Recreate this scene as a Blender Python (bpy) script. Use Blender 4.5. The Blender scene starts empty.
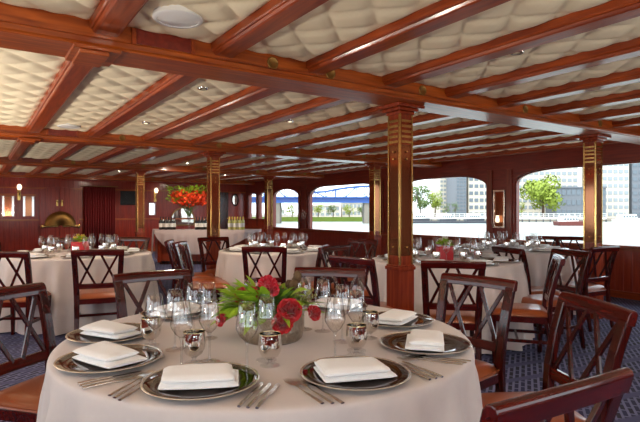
import bpy, bmesh, math, random
from mathutils import Vector, Matrix
random.seed(7)
PI = math.pi
sc = bpy.context.scene
COL = sc.collection
R = math.radians
H = 1.25                    # eye height
F = 510.0                   # focal length in pixels of a 640 px wide frame
YAW = 34.0
SN, CS = math.sin(R(YAW)), math.cos(R(YAW))

def LD(l, d, z=0.0):        # lateral / depth from the viewpoint -> world
    return Vector((d*SN + l*CS, d*CS - l*SN, z))
def PX(px, d, z=0.0):
    return LD((px-320)/F*d, d, z)

def lin(c):
    out = []
    for v in c:
        v /= 255.0
        out.append(v/12.92 if v <= .04045 else ((v+.055)/1.055)**2.4)
    return out

# ------------------------------------------------------------------ materials
def new_mat(name):
    m = bpy.data.materials.new(name); m.use_nodes = True
    nt = m.node_tree
    b = nt.nodes['Principled BSDF']
    return m, nt, b

def plain(name, rgb, rough=.5, metal=0., noise=.0, nscale=20., bump=0., bscale=60., coat=0., sheen=0.):
    m, nt, b = new_mat(name)
    c = lin(rgb)
    b.inputs['Base Color'].default_value = (*c, 1)
    b.inputs['Roughness'].default_value = rough
    b.inputs['Metallic'].default_value = metal
    if coat:
        b.inputs['Coat Weight'].default_value = coat
        b.inputs['Coat Roughness'].default_value = .08
    if sheen:
        b.inputs['Sheen Weight'].default_value = sheen
    tc = nt.nodes.new('ShaderNodeTexCoord')
    if noise:
        n = nt.nodes.new('ShaderNodeTexNoise'); n.inputs['Scale'].default_value = nscale
        n.inputs['Detail'].default_value = 4
        nt.links.new(tc.outputs['Object'], n.inputs['Vector'])
        mr = nt.nodes.new('ShaderNodeMapRange')
        mr.inputs['To Min'].default_value = 1-noise; mr.inputs['To Max'].default_value = 1+noise
        nt.links.new(n.outputs['Fac'], mr.inputs['Value'])
        mx = nt.nodes.new('ShaderNodeVectorMath'); mx.operation = 'SCALE'
        mx.inputs[0].default_value = c
        nt.links.new(mr.outputs['Result'], mx.inputs['Scale'])
        nt.links.new(mx.outputs[0], b.inputs['Base Color'])
    if bump:
        n2 = nt.nodes.new('ShaderNodeTexNoise'); n2.inputs['Scale'].default_value = bscale
        nt.links.new(tc.outputs['Object'], n2.inputs['Vector'])
        bp = nt.nodes.new('ShaderNodeBump'); bp.inputs['Strength'].default_value = bump
        bp.inputs['Distance'].default_value = .01
        nt.links.new(n2.outputs['Fac'], bp.inputs['Height'])
        nt.links.new(bp.outputs['Normal'], b.inputs['Normal'])
    return m

def wood(name, c1, c2, axis='X', rough=.22, coat=.6, scale=1.0, grooves=None):
    """varnished wood, grain stretched along one object axis"""
    m, nt, b = new_mat(name)
    tc = nt.nodes.new('ShaderNodeTexCoord')
    mp = nt.nodes.new('ShaderNodeMapping')
    s = [14*scale]*3
    s['XYZ'.index(axis)] = 1.1*scale
    mp.inputs['Scale'].default_value = s
    nt.links.new(tc.outputs['Object'], mp.inputs['Vector'])
    n = nt.nodes.new('ShaderNodeTexNoise'); n.inputs['Scale'].default_value = 2.2
    n.inputs['Detail'].default_value = 6; n.inputs['Distortion'].default_value = .6
    nt.links.new(mp.outputs[0], n.inputs['Vector'])
    cr = nt.nodes.new('ShaderNodeValToRGB')
    cr.color_ramp.elements[0].position = .30; cr.color_ramp.elements[1].position = .72
    cr.color_ramp.elements[0].color = (*lin(c1), 1); cr.color_ramp.elements[1].color = (*lin(c2), 1)
    nt.links.new(n.outputs['Fac'], cr.inputs['Fac'])
    nt.links.new(cr.outputs['Color'], b.inputs['Base Color'])
    b.inputs['Roughness'].default_value = rough
    b.inputs['Coat Weight'].default_value = coat*.6
    b.inputs['Coat Roughness'].default_value = .14
    b.inputs['Specular IOR Level'].default_value = .35
    if grooves:             # tongue-and-groove boards: grooves repeat along this axis
        w = nt.nodes.new('ShaderNodeTexWave'); w.bands_direction = grooves
        w.wave_profile = 'SAW'; w.inputs['Scale'].default_value = 2.6
        nt.links.new(tc.outputs['Object'], w.inputs['Vector'])
        r2 = nt.nodes.new('ShaderNodeValToRGB')
        r2.color_ramp.elements[0].position = 0; r2.color_ramp.elements[1].position = .12
        nt.links.new(w.outputs['Fac'], r2.inputs['Fac'])
        bp = nt.nodes.new('ShaderNodeBump'); bp.inputs['Strength'].default_value = .8
        bp.inputs['Distance'].default_value = .01
        nt.links.new(r2.outputs['Color'], bp.inputs['Height'])
        nt.links.new(bp.outputs['Normal'], b.inputs['Normal'])
    return m

def thin_glass(name, tint=(1, 1, 1), refl=1.0, base=.03, rough=.0, edge=0):
    m = bpy.data.materials.new(name); m.use_nodes = True
    nt = m.node_tree
    for n in list(nt.nodes):
        if n.type != 'OUTPUT_MATERIAL': nt.nodes.remove(n)
    out = [n for n in nt.nodes if n.type == 'OUTPUT_MATERIAL'][0]
    tr = nt.nodes.new('ShaderNodeBsdfTransparent'); tr.inputs['Color'].default_value = (*tint, 1)
    if edge:        # longer path through the wall where it is seen edge-on
        la = nt.nodes.new('ShaderNodeLayerWeight'); la.inputs['Blend'].default_value = .5
        pw = nt.nodes.new('ShaderNodeMath'); pw.operation = 'POWER'; pw.inputs[1].default_value = 3.5
        nt.links.new(la.outputs['Facing'], pw.inputs[0])
        mc = nt.nodes.new('ShaderNodeMix'); mc.data_type = 'RGBA'
        nt.links.new(pw.outputs[0], mc.inputs['Factor'])
        mc.inputs['A'].default_value = (*tint, 1); mc.inputs['B'].default_value = (edge, edge, edge, 1)
        nt.links.new(mc.outputs['Result'], tr.inputs['Color'])
    gl = nt.nodes.new('ShaderNodeBsdfGlossy'); gl.inputs['Roughness'].default_value = rough
    ly = nt.nodes.new('ShaderNodeLayerWeight'); ly.inputs['Blend'].default_value = .5
    lw = nt.nodes.new('ShaderNodeMath'); lw.operation = 'POWER'; lw.inputs[1].default_value = 3.2
    nt.links.new(ly.outputs['Facing'], lw.inputs[0])
    ad = nt.nodes.new('ShaderNodeMath'); ad.operation = 'MULTIPLY_ADD'
    ad.inputs[1].default_value = refl; ad.inputs[2].default_value = base
    ad.use_clamp = True
    nt.links.new(lw.outputs[0], ad.inputs[0])
    mx = nt.nodes.new('ShaderNodeMixShader')
    nt.links.new(ad.outputs[0], mx.inputs[0])
    nt.links.new(tr.outputs[0], mx.inputs[1]); nt.links.new(gl.outputs[0], mx.inputs[2])
    nt.links.new(mx.outputs[0], out.inputs['Surface'])
    return m

def emit(name, rgb, s):
    m = bpy.data.materials.new(name); m.use_nodes = True
    b = m.node_tree.nodes['Principled BSDF']
    b.inputs['Base Color'].default_value = (*lin(rgb), 1)
    b.inputs['Emission Color'].default_value = (*lin(rgb), 1)
    b.inputs['Emission Strength'].default_value = s
    return m

M = {}
M['beam_x'] = wood('beam mahogany x', (124, 50, 14), (188, 92, 28), 'X', .34)
M['beam_y'] = wood('beam mahogany y', (112, 40, 14), (172, 76, 26), 'Y', .34)
M['wall'] = wood('wall mahogany', (132, 42, 24), (168, 64, 36), 'Z', .3, grooves='Y')
M['wall_x'] = wood('back wall mahogany', (118, 30, 20), (154, 48, 27), 'Z', .3, grooves='X')
M['header'] = wood('header mahogany', (104, 32, 24), (136, 46, 30), 'Y', .3)
M['pier'] = wood('pier mahogany', (100, 36, 24), (136, 54, 32), 'Z', .3)
M['column'] = wood('column mahogany', (118, 40, 22), (158, 66, 34), 'Z', .22)
M['chair'] = wood('chair mahogany', (38, 6, 4), (76, 14, 8), 'Z', .2, .5, 2.0)
M['chair_x'] = wood('chair rail mahogany', (46, 6, 4), (92, 16, 9), 'X', .2, .5, 2.0)
M['dark_wood'] = wood('dark wood', (40, 16, 10), (64, 26, 16), 'Z', .25)
M['bar_wood'] = wood('bar wood', (120, 42, 22), (156, 66, 34), 'Z', .3, grooves='X')
M['leather'] = plain('tan leather', (146, 72, 34), .3, noise=.12, nscale=9, bump=.12, bscale=220, coat=.3)
M['brass'] = plain('polished brass', (214, 178, 108), .22, 1., noise=.08)
M['brass_dull'] = plain('old brass', (142, 106, 56), .42, .9, noise=.1)
M['chrome'] = plain('chrome', (210, 208, 204), .12, 1.)
M['steel'] = plain('cutlery steel', (222, 219, 214), .26, 1., noise=.05, nscale=40)
M['silver'] = plain('mercury silver', (232, 230, 226), .07, 1., noise=.07, nscale=28, bump=.15, bscale=55)
M['gold_rim'] = plain('gilt rim', (226, 204, 156), .2, 1.)
M['bowl'] = plain('hammered silver bowl', (176, 168, 156), .28, 1., noise=.5, nscale=40, bump=.6, bscale=70)
M['charger'] = plain('dark lacquered charger', (80, 58, 44), .05, .9, noise=.08, nscale=30, coat=.6)
M['charger_rim'] = plain('silver charger rim', (244, 240, 232), .22, .85)
M['cloth'] = plain('blush tablecloth', (212, 200, 194), .82, noise=.03, nscale=60, bump=.05, bscale=420, sheen=.2)
M['cloth_bar'] = plain('grey pink bar cloth', (190, 172, 170), .85, noise=.05, nscale=8)
M['napkin'] = plain('white linen', (250, 249, 247), .85, noise=.02, nscale=70, bump=.05, bscale=500, sheen=.2)
M['glass'] = thin_glass('wine glass', (.98, .98, .98), .7, .13, edge=.12)
M['glass_foot'] = thin_glass('glass foot', (.985, .985, .985), .35, .05)
M['pane'] = thin_glass('window pane', (.97, .985, .985), .7, .0)
M['mirror'] = plain('bevelled mirror', (214, 206, 196), .03, 1.)
M['mirror_dark'] = plain('smoked mirror', (150, 96, 64), .09, .75)
M['white_paint'] = plain('white grille', (236, 236, 234), .5)
M['bulb'] = emit('lamp globe', (255, 236, 205), 1.2)
M['down_lens'] = emit('downlight lens', (255, 232, 196), 2.5)
M['black'] = plain('black gloss', (14, 13, 14), .25)
M['curtain'] = plain('red curtain', (112, 12, 16), .8, noise=.15, nscale=6)
M['rose'] = plain('red rose petal', (184, 7, 22), .5, noise=.22, nscale=60, sheen=.3)
M['rose_hot'] = plain('pink red petal', (206, 18, 46), .5, noise=.2, nscale=60, sheen=.3)
M['leaf'] = plain('fresh leaf', (150, 184, 48), .45, noise=.25, nscale=40)
M['leaf_dark'] = plain('dark leaf', (90, 124, 48), .5, noise=.25, nscale=40)
M['sage'] = plain('olive sprig', (150, 152, 86), .6, noise=.2, nscale=40)
M['wisp'] = plain('pale grass wisp', (196, 190, 166), .7)
M['orange'] = plain('orange bloom', (224, 72, 26), .55, noise=.3, nscale=20)
M['white_flower'] = plain('white bloom', (236, 230, 214), .6)
M['trunk_brown'] = plain('dry seed head', (96, 72, 44), .8)
M['red_pot'] = plain('red glazed pot', (186, 18, 30), .3)
M['yellow'] = plain('yellow bloom', (222, 190, 84), .6, noise=.2)
M['bottle_dark'] = plain('dark wine bottle', (16, 18, 16), .08, coat=.8)
M['bottle_white'] = plain('pale wine bottle', (196, 192, 112), .1, coat=.6)
M['label'] = plain('paper bottle label', (232, 228, 220), .7)
M['foil'] = plain('bottle foil', (60, 20, 24), .35, .4)
M['soffit'] = plain('bracket end', (200, 190, 180), .2, .8)

# carpet ---------------------------------------------------------------
def carpet():
    m, nt, b = new_mat('woven carpet')
    tc = nt.nodes.new('ShaderNodeTexCoord')
    mp = nt.nodes.new('ShaderNodeMapping'); mp.inputs['Rotation'].default_value = (0, 0, R(-34))
    nt.links.new(tc.outputs['Object'], mp.inputs['Vector'])
    br = nt.nodes.new('ShaderNodeTexBrick')
    br.inputs['Scale'].default_value = 1.0
    br.inputs['Brick Width'].default_value = .11; br.inputs['Row Height'].default_value = .042
    br.inputs['Mortar Size'].default_value = .009; br.inputs['Mortar Smooth'].default_value = .2
    br.inputs['Color1'].default_value = (*lin((11, 12, 34)), 1)
    br.inputs['Color2'].default_value = (*lin((24, 28, 72)), 1)
    br.inputs['Mortar'].default_value = (*lin((100, 102, 136)), 1)
    nt.links.new(mp.outputs[0], br.inputs['Vector'])
    w = nt.nodes.new('ShaderNodeTexWave'); w.bands_direction = 'DIAGONAL'
    w.inputs['Scale'].default_value = 1.6
    nt.links.new(mp.outputs[0], w.inputs['Vector'])
    cr = nt.nodes.new('ShaderNodeValToRGB')
    cr.color_ramp.elements[0].position = .78; cr.color_ramp.elements[1].position = .95
    nt.links.new(w.outputs['Fac'], cr.inputs['Fac'])
    mx = nt.nodes.new('ShaderNodeMix'); mx.data_type = 'RGBA'
    nt.links.new(cr.outputs['Color'], mx.inputs['Factor'])
    nt.links.new(br.outputs['Color'], mx.inputs['A'])
    mx.inputs['B'].default_value = (*lin((66, 68, 104)), 1)
    nt.links.new(mx.outputs['Result'], b.inputs['Base Color'])
    b.inputs['Roughness'].default_value = .95
    n = nt.nodes.new('ShaderNodeTexNoise'); n.inputs['Scale'].default_value = 300
    nt.links.new(tc.outputs['Object'], n.inputs['Vector'])
    bp = nt.nodes.new('ShaderNodeBump'); bp.inputs['Strength'].default_value = .3
    nt.links.new(n.outputs['Fac'], bp.inputs['Height']); nt.links.new(bp.outputs['Normal'], b.inputs['Normal'])
    return m
M['carpet'] = carpet()
M['fabric'] = plain('quilted ceiling fabric', (246, 232, 200), .8, noise=.05, nscale=3)

# ------------------------------------------------------------------ mesh helpers
def obj(name, bm, mat, parent=None, smooth=False, loc=None, bevel=0, sub=0, auto=None):
    me = bpy.data.meshes.new(name)
    bmesh.ops.recalc_face_normals(bm, faces=bm.faces[:])
    bm.to_mesh(me); bm.free()
    if mat is not None:
        for mm in (mat if isinstance(mat, list) else [mat]): me.materials.append(mm)
    if smooth or auto:
        for p in me.polygons: p.use_smooth = True
    if auto:
        try: me.set_sharp_from_angle(angle=R(auto))
        except Exception: pass
    o = bpy.data.objects.new(name, me); COL.objects.link(o)
    if parent: o.parent = parent
    if loc is not None: o.location = loc
    if bevel:
        md = o.modifiers.new('bevel', 'BEVEL'); md.width = bevel; md.segments = 2; md.limit_method = 'ANGLE'
    if sub:
        md = o.modifiers.new('sub', 'SUBSURF'); md.levels = sub; md.render_levels = sub
    return o

def tag(o, label=None, cat=None, group=None, kind=None):
    if label: o['label'] = label
    if cat: o['category'] = cat
    if group: o['group'] = group
    if kind: o['kind'] = kind
    return o

def empty(name, label, cat, loc=(0, 0, 0), rz=0., group=None):
    o = bpy.data.objects.new(name, None); COL.objects.link(o)
    o.empty_display_size = .1
    o.location = loc; o.rotation_euler = (0, 0, rz)
    return tag(o, label, cat, group)

def structure(name, bm, mat, parent=None, **k):
    o = obj(name, bm, mat, parent, **k)
    if parent is None: o['kind'] = 'structure'
    return o

def dup(o, loc, rz, label, group=None):
    r = o.copy(); COL.objects.link(r); r.location = loc; r.rotation_euler = (0, 0, rz)
    r['label'] = label
    if group: r['group'] = group
    for ch in list(o.children):
        c = ch.copy(); COL.objects.link(c); c.parent = r
        for g in list(ch.children):
            d = g.copy(); COL.objects.link(d); d.parent = c
    return r

def BM(): return bmesh.new()

def box(bm, x0, x1, y0, y1, z0, z1, mi=0):
    v = [bm.verts.new(p) for p in ((x0,y0,z0),(x1,y0,z0),(x1,y1,z0),(x0,y1,z0),(x0,y0,z1),(x1,y0,z1),(x1,y1,z1),(x0,y1,z1))]
    for f in ((0,3,2,1),(4,5,6,7),(0,1,5,4),(1,2,6,5),(2,3,7,6),(3,0,4,7)):
        fc = bm.faces.new([v[i] for i in f]); fc.material_index = mi
    return v

def lathe(bm, prof, n=24, c=(0, 0, 0), mi=0, closed=False, a0=0., a1=2*PI):
    """prof: list of (r, z)."""
    full = abs(a1-a0-2*PI) < 1e-6
    rings = []
    for r, z in prof:
        if r < 1e-5:
            rings.append([bm.verts.new((c[0], c[1], c[2]+z))])
        else:
            k = n if full else n+1
            rings.append([bm.verts.new((c[0]+r*math.cos(a0+(a1-a0)*i/n), c[1]+r*math.sin(a0+(a1-a0)*i/n), c[2]+z)) for i in range(k)])
    seq = list(zip(rings[:-1], rings[1:]))
    if closed: seq.append((rings[-1], rings[0]))
    for a, b in seq:
        m = n if full else n
        for i in range(m):
            j = (i+1) % len(a) if full else i+1
            jb = (i+1) % len(b) if full else i+1
            if len(a) == 1 and len(b) == 1: continue
            if len(a) == 1: f = bm.faces.new((a[0], b[i], b[jb]))
            elif len(b) == 1: f = bm.faces.new((a[i], a[j], b[0]))
            else: f = bm.faces.new((a[i], a[j], b[jb], b[i]))
            f.material_index = mi

def sweep(bm, pts, w, t, side=Vector((1, 0, 0)), mi=0, taper=None, n=None):
    """rectangular (n=None) or n-gon section swept along pts. w along side, t across."""
    pts = [Vector(p) for p in pts]
    rings = []
    for i, p in enumerate(pts):
        if i == 0: d = pts[1]-pts[0]
        elif i == len(pts)-1: d = pts[-1]-pts[-2]
        else: d = (pts[i+1]-pts[i]).normalized() + (pts[i]-pts[i-1]).normalized()
        d.normalize()
        s = side - d*side.dot(d); s.normalize()
        u = d.cross(s)
        k = taper[i] if taper else 1.
        if n:
            ring = [bm.verts.new(p + s*(w/2*k*math.cos(2*PI*q/n)) + u*(t/2*k*math.sin(2*PI*q/n))) for q in range(n)]
        else:
            ring = [bm.verts.new(p + s*(w/2*k*a) + u*(t/2*k*b)) for a, b in ((-1,-1),(1,-1),(1,1),(-1,1))]
        rings.append(ring)
    for a, b in zip(rings[:-1], rings[1:]):
        m = len(a)
        for q in range(m):
            f = bm.faces.new((a[q], a[(q+1) % m], b[(q+1) % m], b[q])); f.material_index = mi
    f = bm.faces.new(rings[0][::-1]); f.material_index = mi
    f = bm.faces.new(rings[-1]); f.material_index = mi

def prism(bm, poly, y0, y1, axis='Y', mi=0):
    """extrude a closed polygon; axis Y: poly in (x,z); axis X: poly in (y,z); axis Z: poly in (x,y)"""
    def P(a, b, t):
        return (a, t, b) if axis == 'Y' else ((t, a, b) if axis == 'X' else (a, b, t))
    A = [bm.verts.new(P(a, b, y0)) for a, b in poly]; B = [bm.verts.new(P(a, b, y1)) for a, b in poly]
    n = len(poly)
    for i in range(n):
        f = bm.faces.new((A[i], A[(i+1) % n], B[(i+1) % n], B[i])); f.material_index = mi
    f = bm.faces.new(A[::-1]); f.material_index = mi
    f = bm.faces.new(B); f.material_index = mi

def moved(bm, mat):
    bmesh.ops.transform(bm, matrix=mat, verts=bm.verts[:]); return bm

# ------------------------------------------------------------------ camera
cam = bpy.data.objects.new('Camera', bpy.data.cameras.new('Camera')); COL.objects.link(cam)
cam.location = (0, 0, H); cam.rotation_euler = (R(90), 0, R(-YAW))
cam.data.sensor_width = 36; cam.data.lens = F/640*36; cam.data.clip_end = 2000; cam.data.clip_start = .05
sc.camera = cam

# ------------------------------------------------------------------ the saloon shell
XL, XR = -1.8, 7.7
YB, YF = -1.6, 16.0
ZC = 2.27                     # ceiling
ZS = 2.13                     # girder underside
GY = [-1.22, 2.925, 7.07, 11.2, 15.3]
GW = .33

bm = BM(); box(bm, XL-.2, XR+.2, YB-1.5, YF+.3, -.08, 0)
structure('floor', bm, M['carpet'])

# tufted ceiling: quilted panels with real relief, pinched along the joists and girders
JX = [.585 + .685*k for k in range(-3, 11)]      # joist centre lines
def tuft(x, y):
    s = .235
    u = (x+y)/math.sqrt(2)/s; v = (x-y)/math.sqrt(2)/s
    a = abs(math.sin(PI*u)); b = abs(math.sin(PI*v))
    return (1-(1-a)**2.4)*(1-(1-b)**2.4)
bm = BM()
xe = [XL-.1] + [v for j in JX if XL < j < XR for v in (j-.0825, j+.0825)] + [XR+.1]
ye = [YB] + [v for g in GY for v in (g+.02, g+GW-.02)] + [YF+.1]
for q in range(0, len(xe), 2):
    xa_, xb_ = xe[q]-.004, xe[q+1]+.004
    for r_ in range(0, len(ye), 2):
        ya_, yb_ = ye[r_]-.004, ye[r_+1]+.004
        nx = max(4, int((xb_-xa_)/.024)); ny = max(4, int((yb_-ya_)/.024))
        grid = []
        for j in range(ny+1):
            y = ya_+(yb_-ya_)*j/ny; row = []
            for i in range(nx+1):
                x = xa_+(xb_-xa_)*i/nx
                e_ = min(x-xa_, xb_-x, y-ya_, yb_-y)
                k = min(1., e_/.06); k = 1-(1-k)**2
                row.append(bm.verts.new((x, y, ZC+.006-.023*tuft(x, y)*k)))
            grid.append(row)
        for j in range(ny):
            for i in range(nx):
                bm.faces.new((grid[j][i], grid[j][i+1], grid[j+1][i+1], grid[j+1][i]))
ceil = structure('ceiling', bm, M['fabric'], smooth=True)
bm = BM(); box(bm, XL-.4, XR+.5, YB-.3, YF+.4, ZC+.06, ZC+.2)
structure('ceiling_deck', bm, M['white_paint'])

tn = [0]
def trim_name():
    tn[0] += 1
    return 'trim_%d' % tn[0]

# girders with a stepped lower moulding
for gi, gy in enumerate(GY):
    bm = BM()
    prof = [(gy+.02, ZC+.04), (gy+.02, ZS+.055), (gy+.008, ZS+.05), (gy+.0, ZS+.042), (gy-.0, ZS+.016), (gy+.012, ZS+.008), (gy+.016, ZS),
            (gy+GW-.016, ZS), (gy+GW-.012, ZS+.008), (gy+GW, ZS+.016), (gy+GW, ZS+.042), (gy+GW-.008, ZS+.05), (gy+GW-.02, ZS+.055), (gy+GW-.02, ZC+.04)]
    prism(bm, prof, XL, XR, 'X')
    g = structure(trim_name(), bm, M['beam_x'])
    # brass medallions between the joists
    for mx in [JX[k]+.3425 for k in (4, 6, 8, 10, 12) if k < len(JX)] + ([2.075] if gi == 1 else []):
        if mx < XR-.2:
            bm = BM()
            lathe(bm, [(0, .004), (.030, .004), (.036, .007), (.041, .004), (.042, 0)], 20)
            moved(bm, Matrix.Translation((mx, gy+.02, ZC-.05)) @ Matrix.Rotation(R(90), 4, 'X'))
            obj('brass_medallion', bm, M['brass_dull'], g, auto=40)
    # inlaid darker panel with two upright beads
    bm = BM(); box(bm, .74, 1.06, gy+.012, gy+.022, ZS+.058, ZC)
    obj('inlay_panel', bm, M['header'], g)
    for xx in (.73, 1.07):
        bm = BM(); box(bm, xx-.012, xx+.012, gy+.004, gy+.022, ZS+.05, ZC)
        obj('upright_bead', bm, M['beam_y'], g, bevel=.003)

# joists, one piece per bay
ends = [YB-.0] + [v for gy in GY for v in (gy+.02, gy+GW-.02)] + [YF]
bays = [(GY[i]+GW-.02, GY[i+1]+.02) for i in range(len(GY)-1)]
for bi, (a, b) in enumerate(bays):
    for jx in JX:
        if jx < XL+.1 or jx > XR-.1: continue
        if bi == 0 and jx < -1.2: continue
        w = .0825; zb = ZC-.066
        poly = [(jx-w, ZC+.04), (jx-w, zb+.03), (jx-w+.006, zb+.022), (jx-w+.014, zb+.02), (jx-w+.02, zb+.006), (jx-w+.028, zb),
                (jx+w-.028, zb), (jx+w-.02, zb+.006), (jx+w-.014, zb+.02), (jx+w-.006, zb+.022), (jx+w, zb+.03), (jx+w, ZC+.04)]
        bm = BM(); prism(bm, poly, a, b, 'Y')
        structure(trim_name(), bm, M['beam_y'])

# scrolled corbel under two girders at the first joist line
for gy in GY[1:3]:
    bm = BM()
    box(bm, .42, .66, gy-.012, gy+.30, ZS-.022, ZS+.0); box(bm, .45, .60, gy+.0, gy+.26, ZS-.045, ZS-.022)
    c = tag(obj('beam_corbel', bm, M['beam_x'], bevel=.006),
            'carved wooden corbel block under the %s ceiling girder, at its left end' % ('nearest' if gy < 4 else 'second'), 'corbel')
    for xx in (.47, .57):
        bm = BM(); sweep(bm, [(xx, gy+.20, ZS-.02), (xx, gy+.28, ZS-.016)], .02, .02, n=10)
        obj('dowel', bm, M['soffit'], c, auto=50)

# ---- windowed side walls
def arch(y, a, b, zs, zt):
    """underside height of the opening between a and b: flat with eased corners"""
    e = min(y-a, b-y); r = min(.75, (b-a)/2)
    if e >= r: return zt
    k = 1-e/r
    return zs + (zt-zs)*math.sqrt(max(0., 1-k*k))

def window_wall(name, X0, X1, y0, y1, wins, mat_low, mat_up):
    low, up = BM(), BM()
    ys = set([y0, y1])
    for a, b, sl, zs, zt in wins:
        n = 28
        for i in range(n+1): ys.add(round(a+(b-a)*(0.5-0.5*math.cos(PI*i/n)), 4))
    ys = sorted(ys)
    for p, q in zip(ys[:-1], ys[1:]):
        mid = (p+q)/2; w = None
        for t in wins:
            if t[0] <= mid <= t[1]: w = t
        if w:
            box(low, X0, X1, p, q, 0, w[2])
            zp, zq = arch(p, w[0], w[1], w[3], w[4]), arch(q, w[0], w[1], w[3], w[4])
            v = [up.verts.new(c) for c in ((X0,p,zp),(X1,p,zp),(X1,q,zq),(X0,q,zq),(X0,p,ZC+.05),(X1,p,ZC+.05),(X1,q,ZC+.05),(X0,q,ZC+.05))]
            for f in ((0,3,2,1),(0,1,5,4),(1,2,6,5),(2,3,7,6),(3,0,4,7)): up.faces.new([v[i] for i in f])
        else:
            box(low, X0, X1, p, q, 0, .76)
            box(up, X0, X1, p, q, .76, ZC+.05)
    o = structure(name, low, mat_low)
    u = obj('upper_wall', up, mat_up, o)
    return o

SILL = .755
WR = [(-1.2, 1.95, SILL, 1.70, 1.93), (2.25, 5.42, SILL, 1.74, 1.95), (6.0, 8.3, SILL, 1.72, 1.93), (8.95, 12.0, SILL, 1.66, 1.93), (12.55, 14.1, SILL, 1.68, 1.93),
      (14.42, 15.05, 1.0, 1.76, 1.86), (15.22, 15.8, 1.0, 1.76, 1.86)]
window_wall('wall_right', XR, XR+.14, YB, YF+.2, WR, M['wall'], M['header'])
WLn = [(-1.2, .9, .8, 1.72, 1.93), (1.5, 4.3, .8, 1.72, 1.93), (5.0, 7.8, .8, 1.72, 1.93)]
window_wall('wall_left', XL-.14, XL, YB, YF+.2, WLn, M['wall'], M['header'])

wn = 0
for (side, lst) in (('r', WR), ('l', WLn)):
    for a, b, sl, zs, zt in lst:
        wn += 1
        X = XR+.05 if side == 'r' else XL-.05
        root = bpy.data.objects.new('window_%d' % wn, None); COL.objects.link(root)
        root.location = (X, (a+b)/2, sl); root['kind'] = 'structure'
        n = 24
        pts = [(a+(b-a)*(0.5-0.5*math.cos(PI*i/n))) for i in range(n+1)]
        poly = [(p-(a+b)/2, arch(p, a, b, zs, zt)-sl+.004) for p in pts] + [(b-(a+b)/2, 0), (a-(a+b)/2, 0)]
        bm = BM(); prism(bm, poly, -.003, .003, 'X')
        obj('pane', bm, M['pane'], root)
        bm = BM()
        path = [(0, a-(a+b)/2+.012, 0)] + [(0, p-(a+b)/2+(.012 if p < (a+b)/2 else -.012), arch(p, a, b, zs, zt)-sl-.012) for p in pts] + [(0, b-(a+b)/2-.012, 0)]
        sweep(bm, path, .05, .024, Vector((1, 0, 0)))
        obj('window_frame', bm, M['pier'], root)
        # sill ledge
        bm = BM()
        xx = X-root.location.x
        if side == 'r': box(bm, -.14, -.012, a-(a+b)/2-.1, b-(a+b)/2+.1, -.03, .004)
        else: box(bm, .012, .14, a-(a+b)/2-.1, b-(a+b)/2+.1, -.03, .004)
        obj('window_sill', bm, M['beam_y'], root, bevel=.006)

# pilasters on the piers between the right windows, with narrow framed mirror
for (a, b) in ((5.46, 5.96), (8.34, 8.91), (12.06, 12.5)):
    bm = BM(); box(bm, XR-.035, XR, a, a+.1, .76, 1.98); box(bm, XR-.035, XR, b-.1, b, .76, 1.98)
    structure(trim_name(), bm, M['pier'], bevel=.004)
# dado cap along the right wall between windows
bm = BM(); box(bm, XR-.03, XR, YB, YF, .68, .72); box(bm, XR-.02, XR, YB, YF, .0, .1)
structure('baseboard_right', bm, M['beam_y'])
# cornice along right wall
bm = BM(); box(bm, XR-.05, XR, YB, YF, ZC-.05, ZC+.02)
structure(trim_name(), bm, M['beam_y'], bevel=.01)

def wall_mirror(y, w, z0, z1, label):
    e = empty('framed_mirror', label, 'mirror', (XR-.012, y, z0))
    bm = BM()
    h = z1-z0
    for (p, q, r, s) in ((-w/2, w/2, 0, .03), (-w/2, w/2, h-.03, h), (-w/2, -w/2+.03, .03, h-.03), (w/2-.03, w/2, .03, h-.03)):
        box(bm, -.03, .01, p, q, r, s)
    obj('mirror_frame', bm, M['soffit'], e, bevel=.004)
    bm = BM(); box(bm, -.012, .008, -w/2+.02, w/2-.02, .02, h-.02)
    obj('mirror_glass', bm, M['mirror_dark'], e)
    bm = BM(); lathe(bm, [(0, 0), (.03, .002), (.034, .05), (.024, .1), (.03, .12), (0, .12)], 16, (-.06, 0, .1))
    obj('lamp_globe', bm, M['bulb'], e, auto=40)
    bm = BM(); sweep(bm, [(-.012, 0, .07), (-.06, 0, .07), (-.06, 0, .1)], .014, .014, Vector((0, 1, 0)), n=8)
    obj('lamp_bracket', bm, M['brass'], e, auto=40)
    return e
wall_mirror(5.71, .24, .95, 1.62, 'tall narrow mirror with small lamp on the pier between the two right windows')

# ---- stern wall behind the viewer, with two wide openings for the daylight
bm = BM()
box(bm, XL-.14, XR+.14, YB-.14, YB, 0, .8); box(bm, XL-.14, XR+.14, YB-.14, YB, 1.95, ZC+.05)
for a, b in ((XL-.14, -1.4), (1.2, 1.7), (4.3, XR+.14)): box(bm, a, b, YB-.14, YB, .8, 1.95)
structure('wall_front', bm, M['wall_x'])
for a, b in ((-1.4, 1.2), (1.7, 4.3)):
    wn += 1
    root = bpy.data.objects.new('window_%d' % wn, None); COL.objects.link(root); root.location = ((a+b)/2, YB-.07, .8); root['kind'] = 'structure'
    w = (b-a)/2
    bm = BM(); box(bm, -w, w, -.003, .003, 0, 1.15); obj('pane', bm, M['pane'], root)
    bm = BM(); sweep(bm, [(-w+.012, 0, 0), (-w+.012, 0, 1.14), (w-.012, 0, 1.14), (w-.012, 0, 0)], .05, .024, Vector((0, 1, 0))); obj('window_frame', bm, M['pier'], root)
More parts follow.
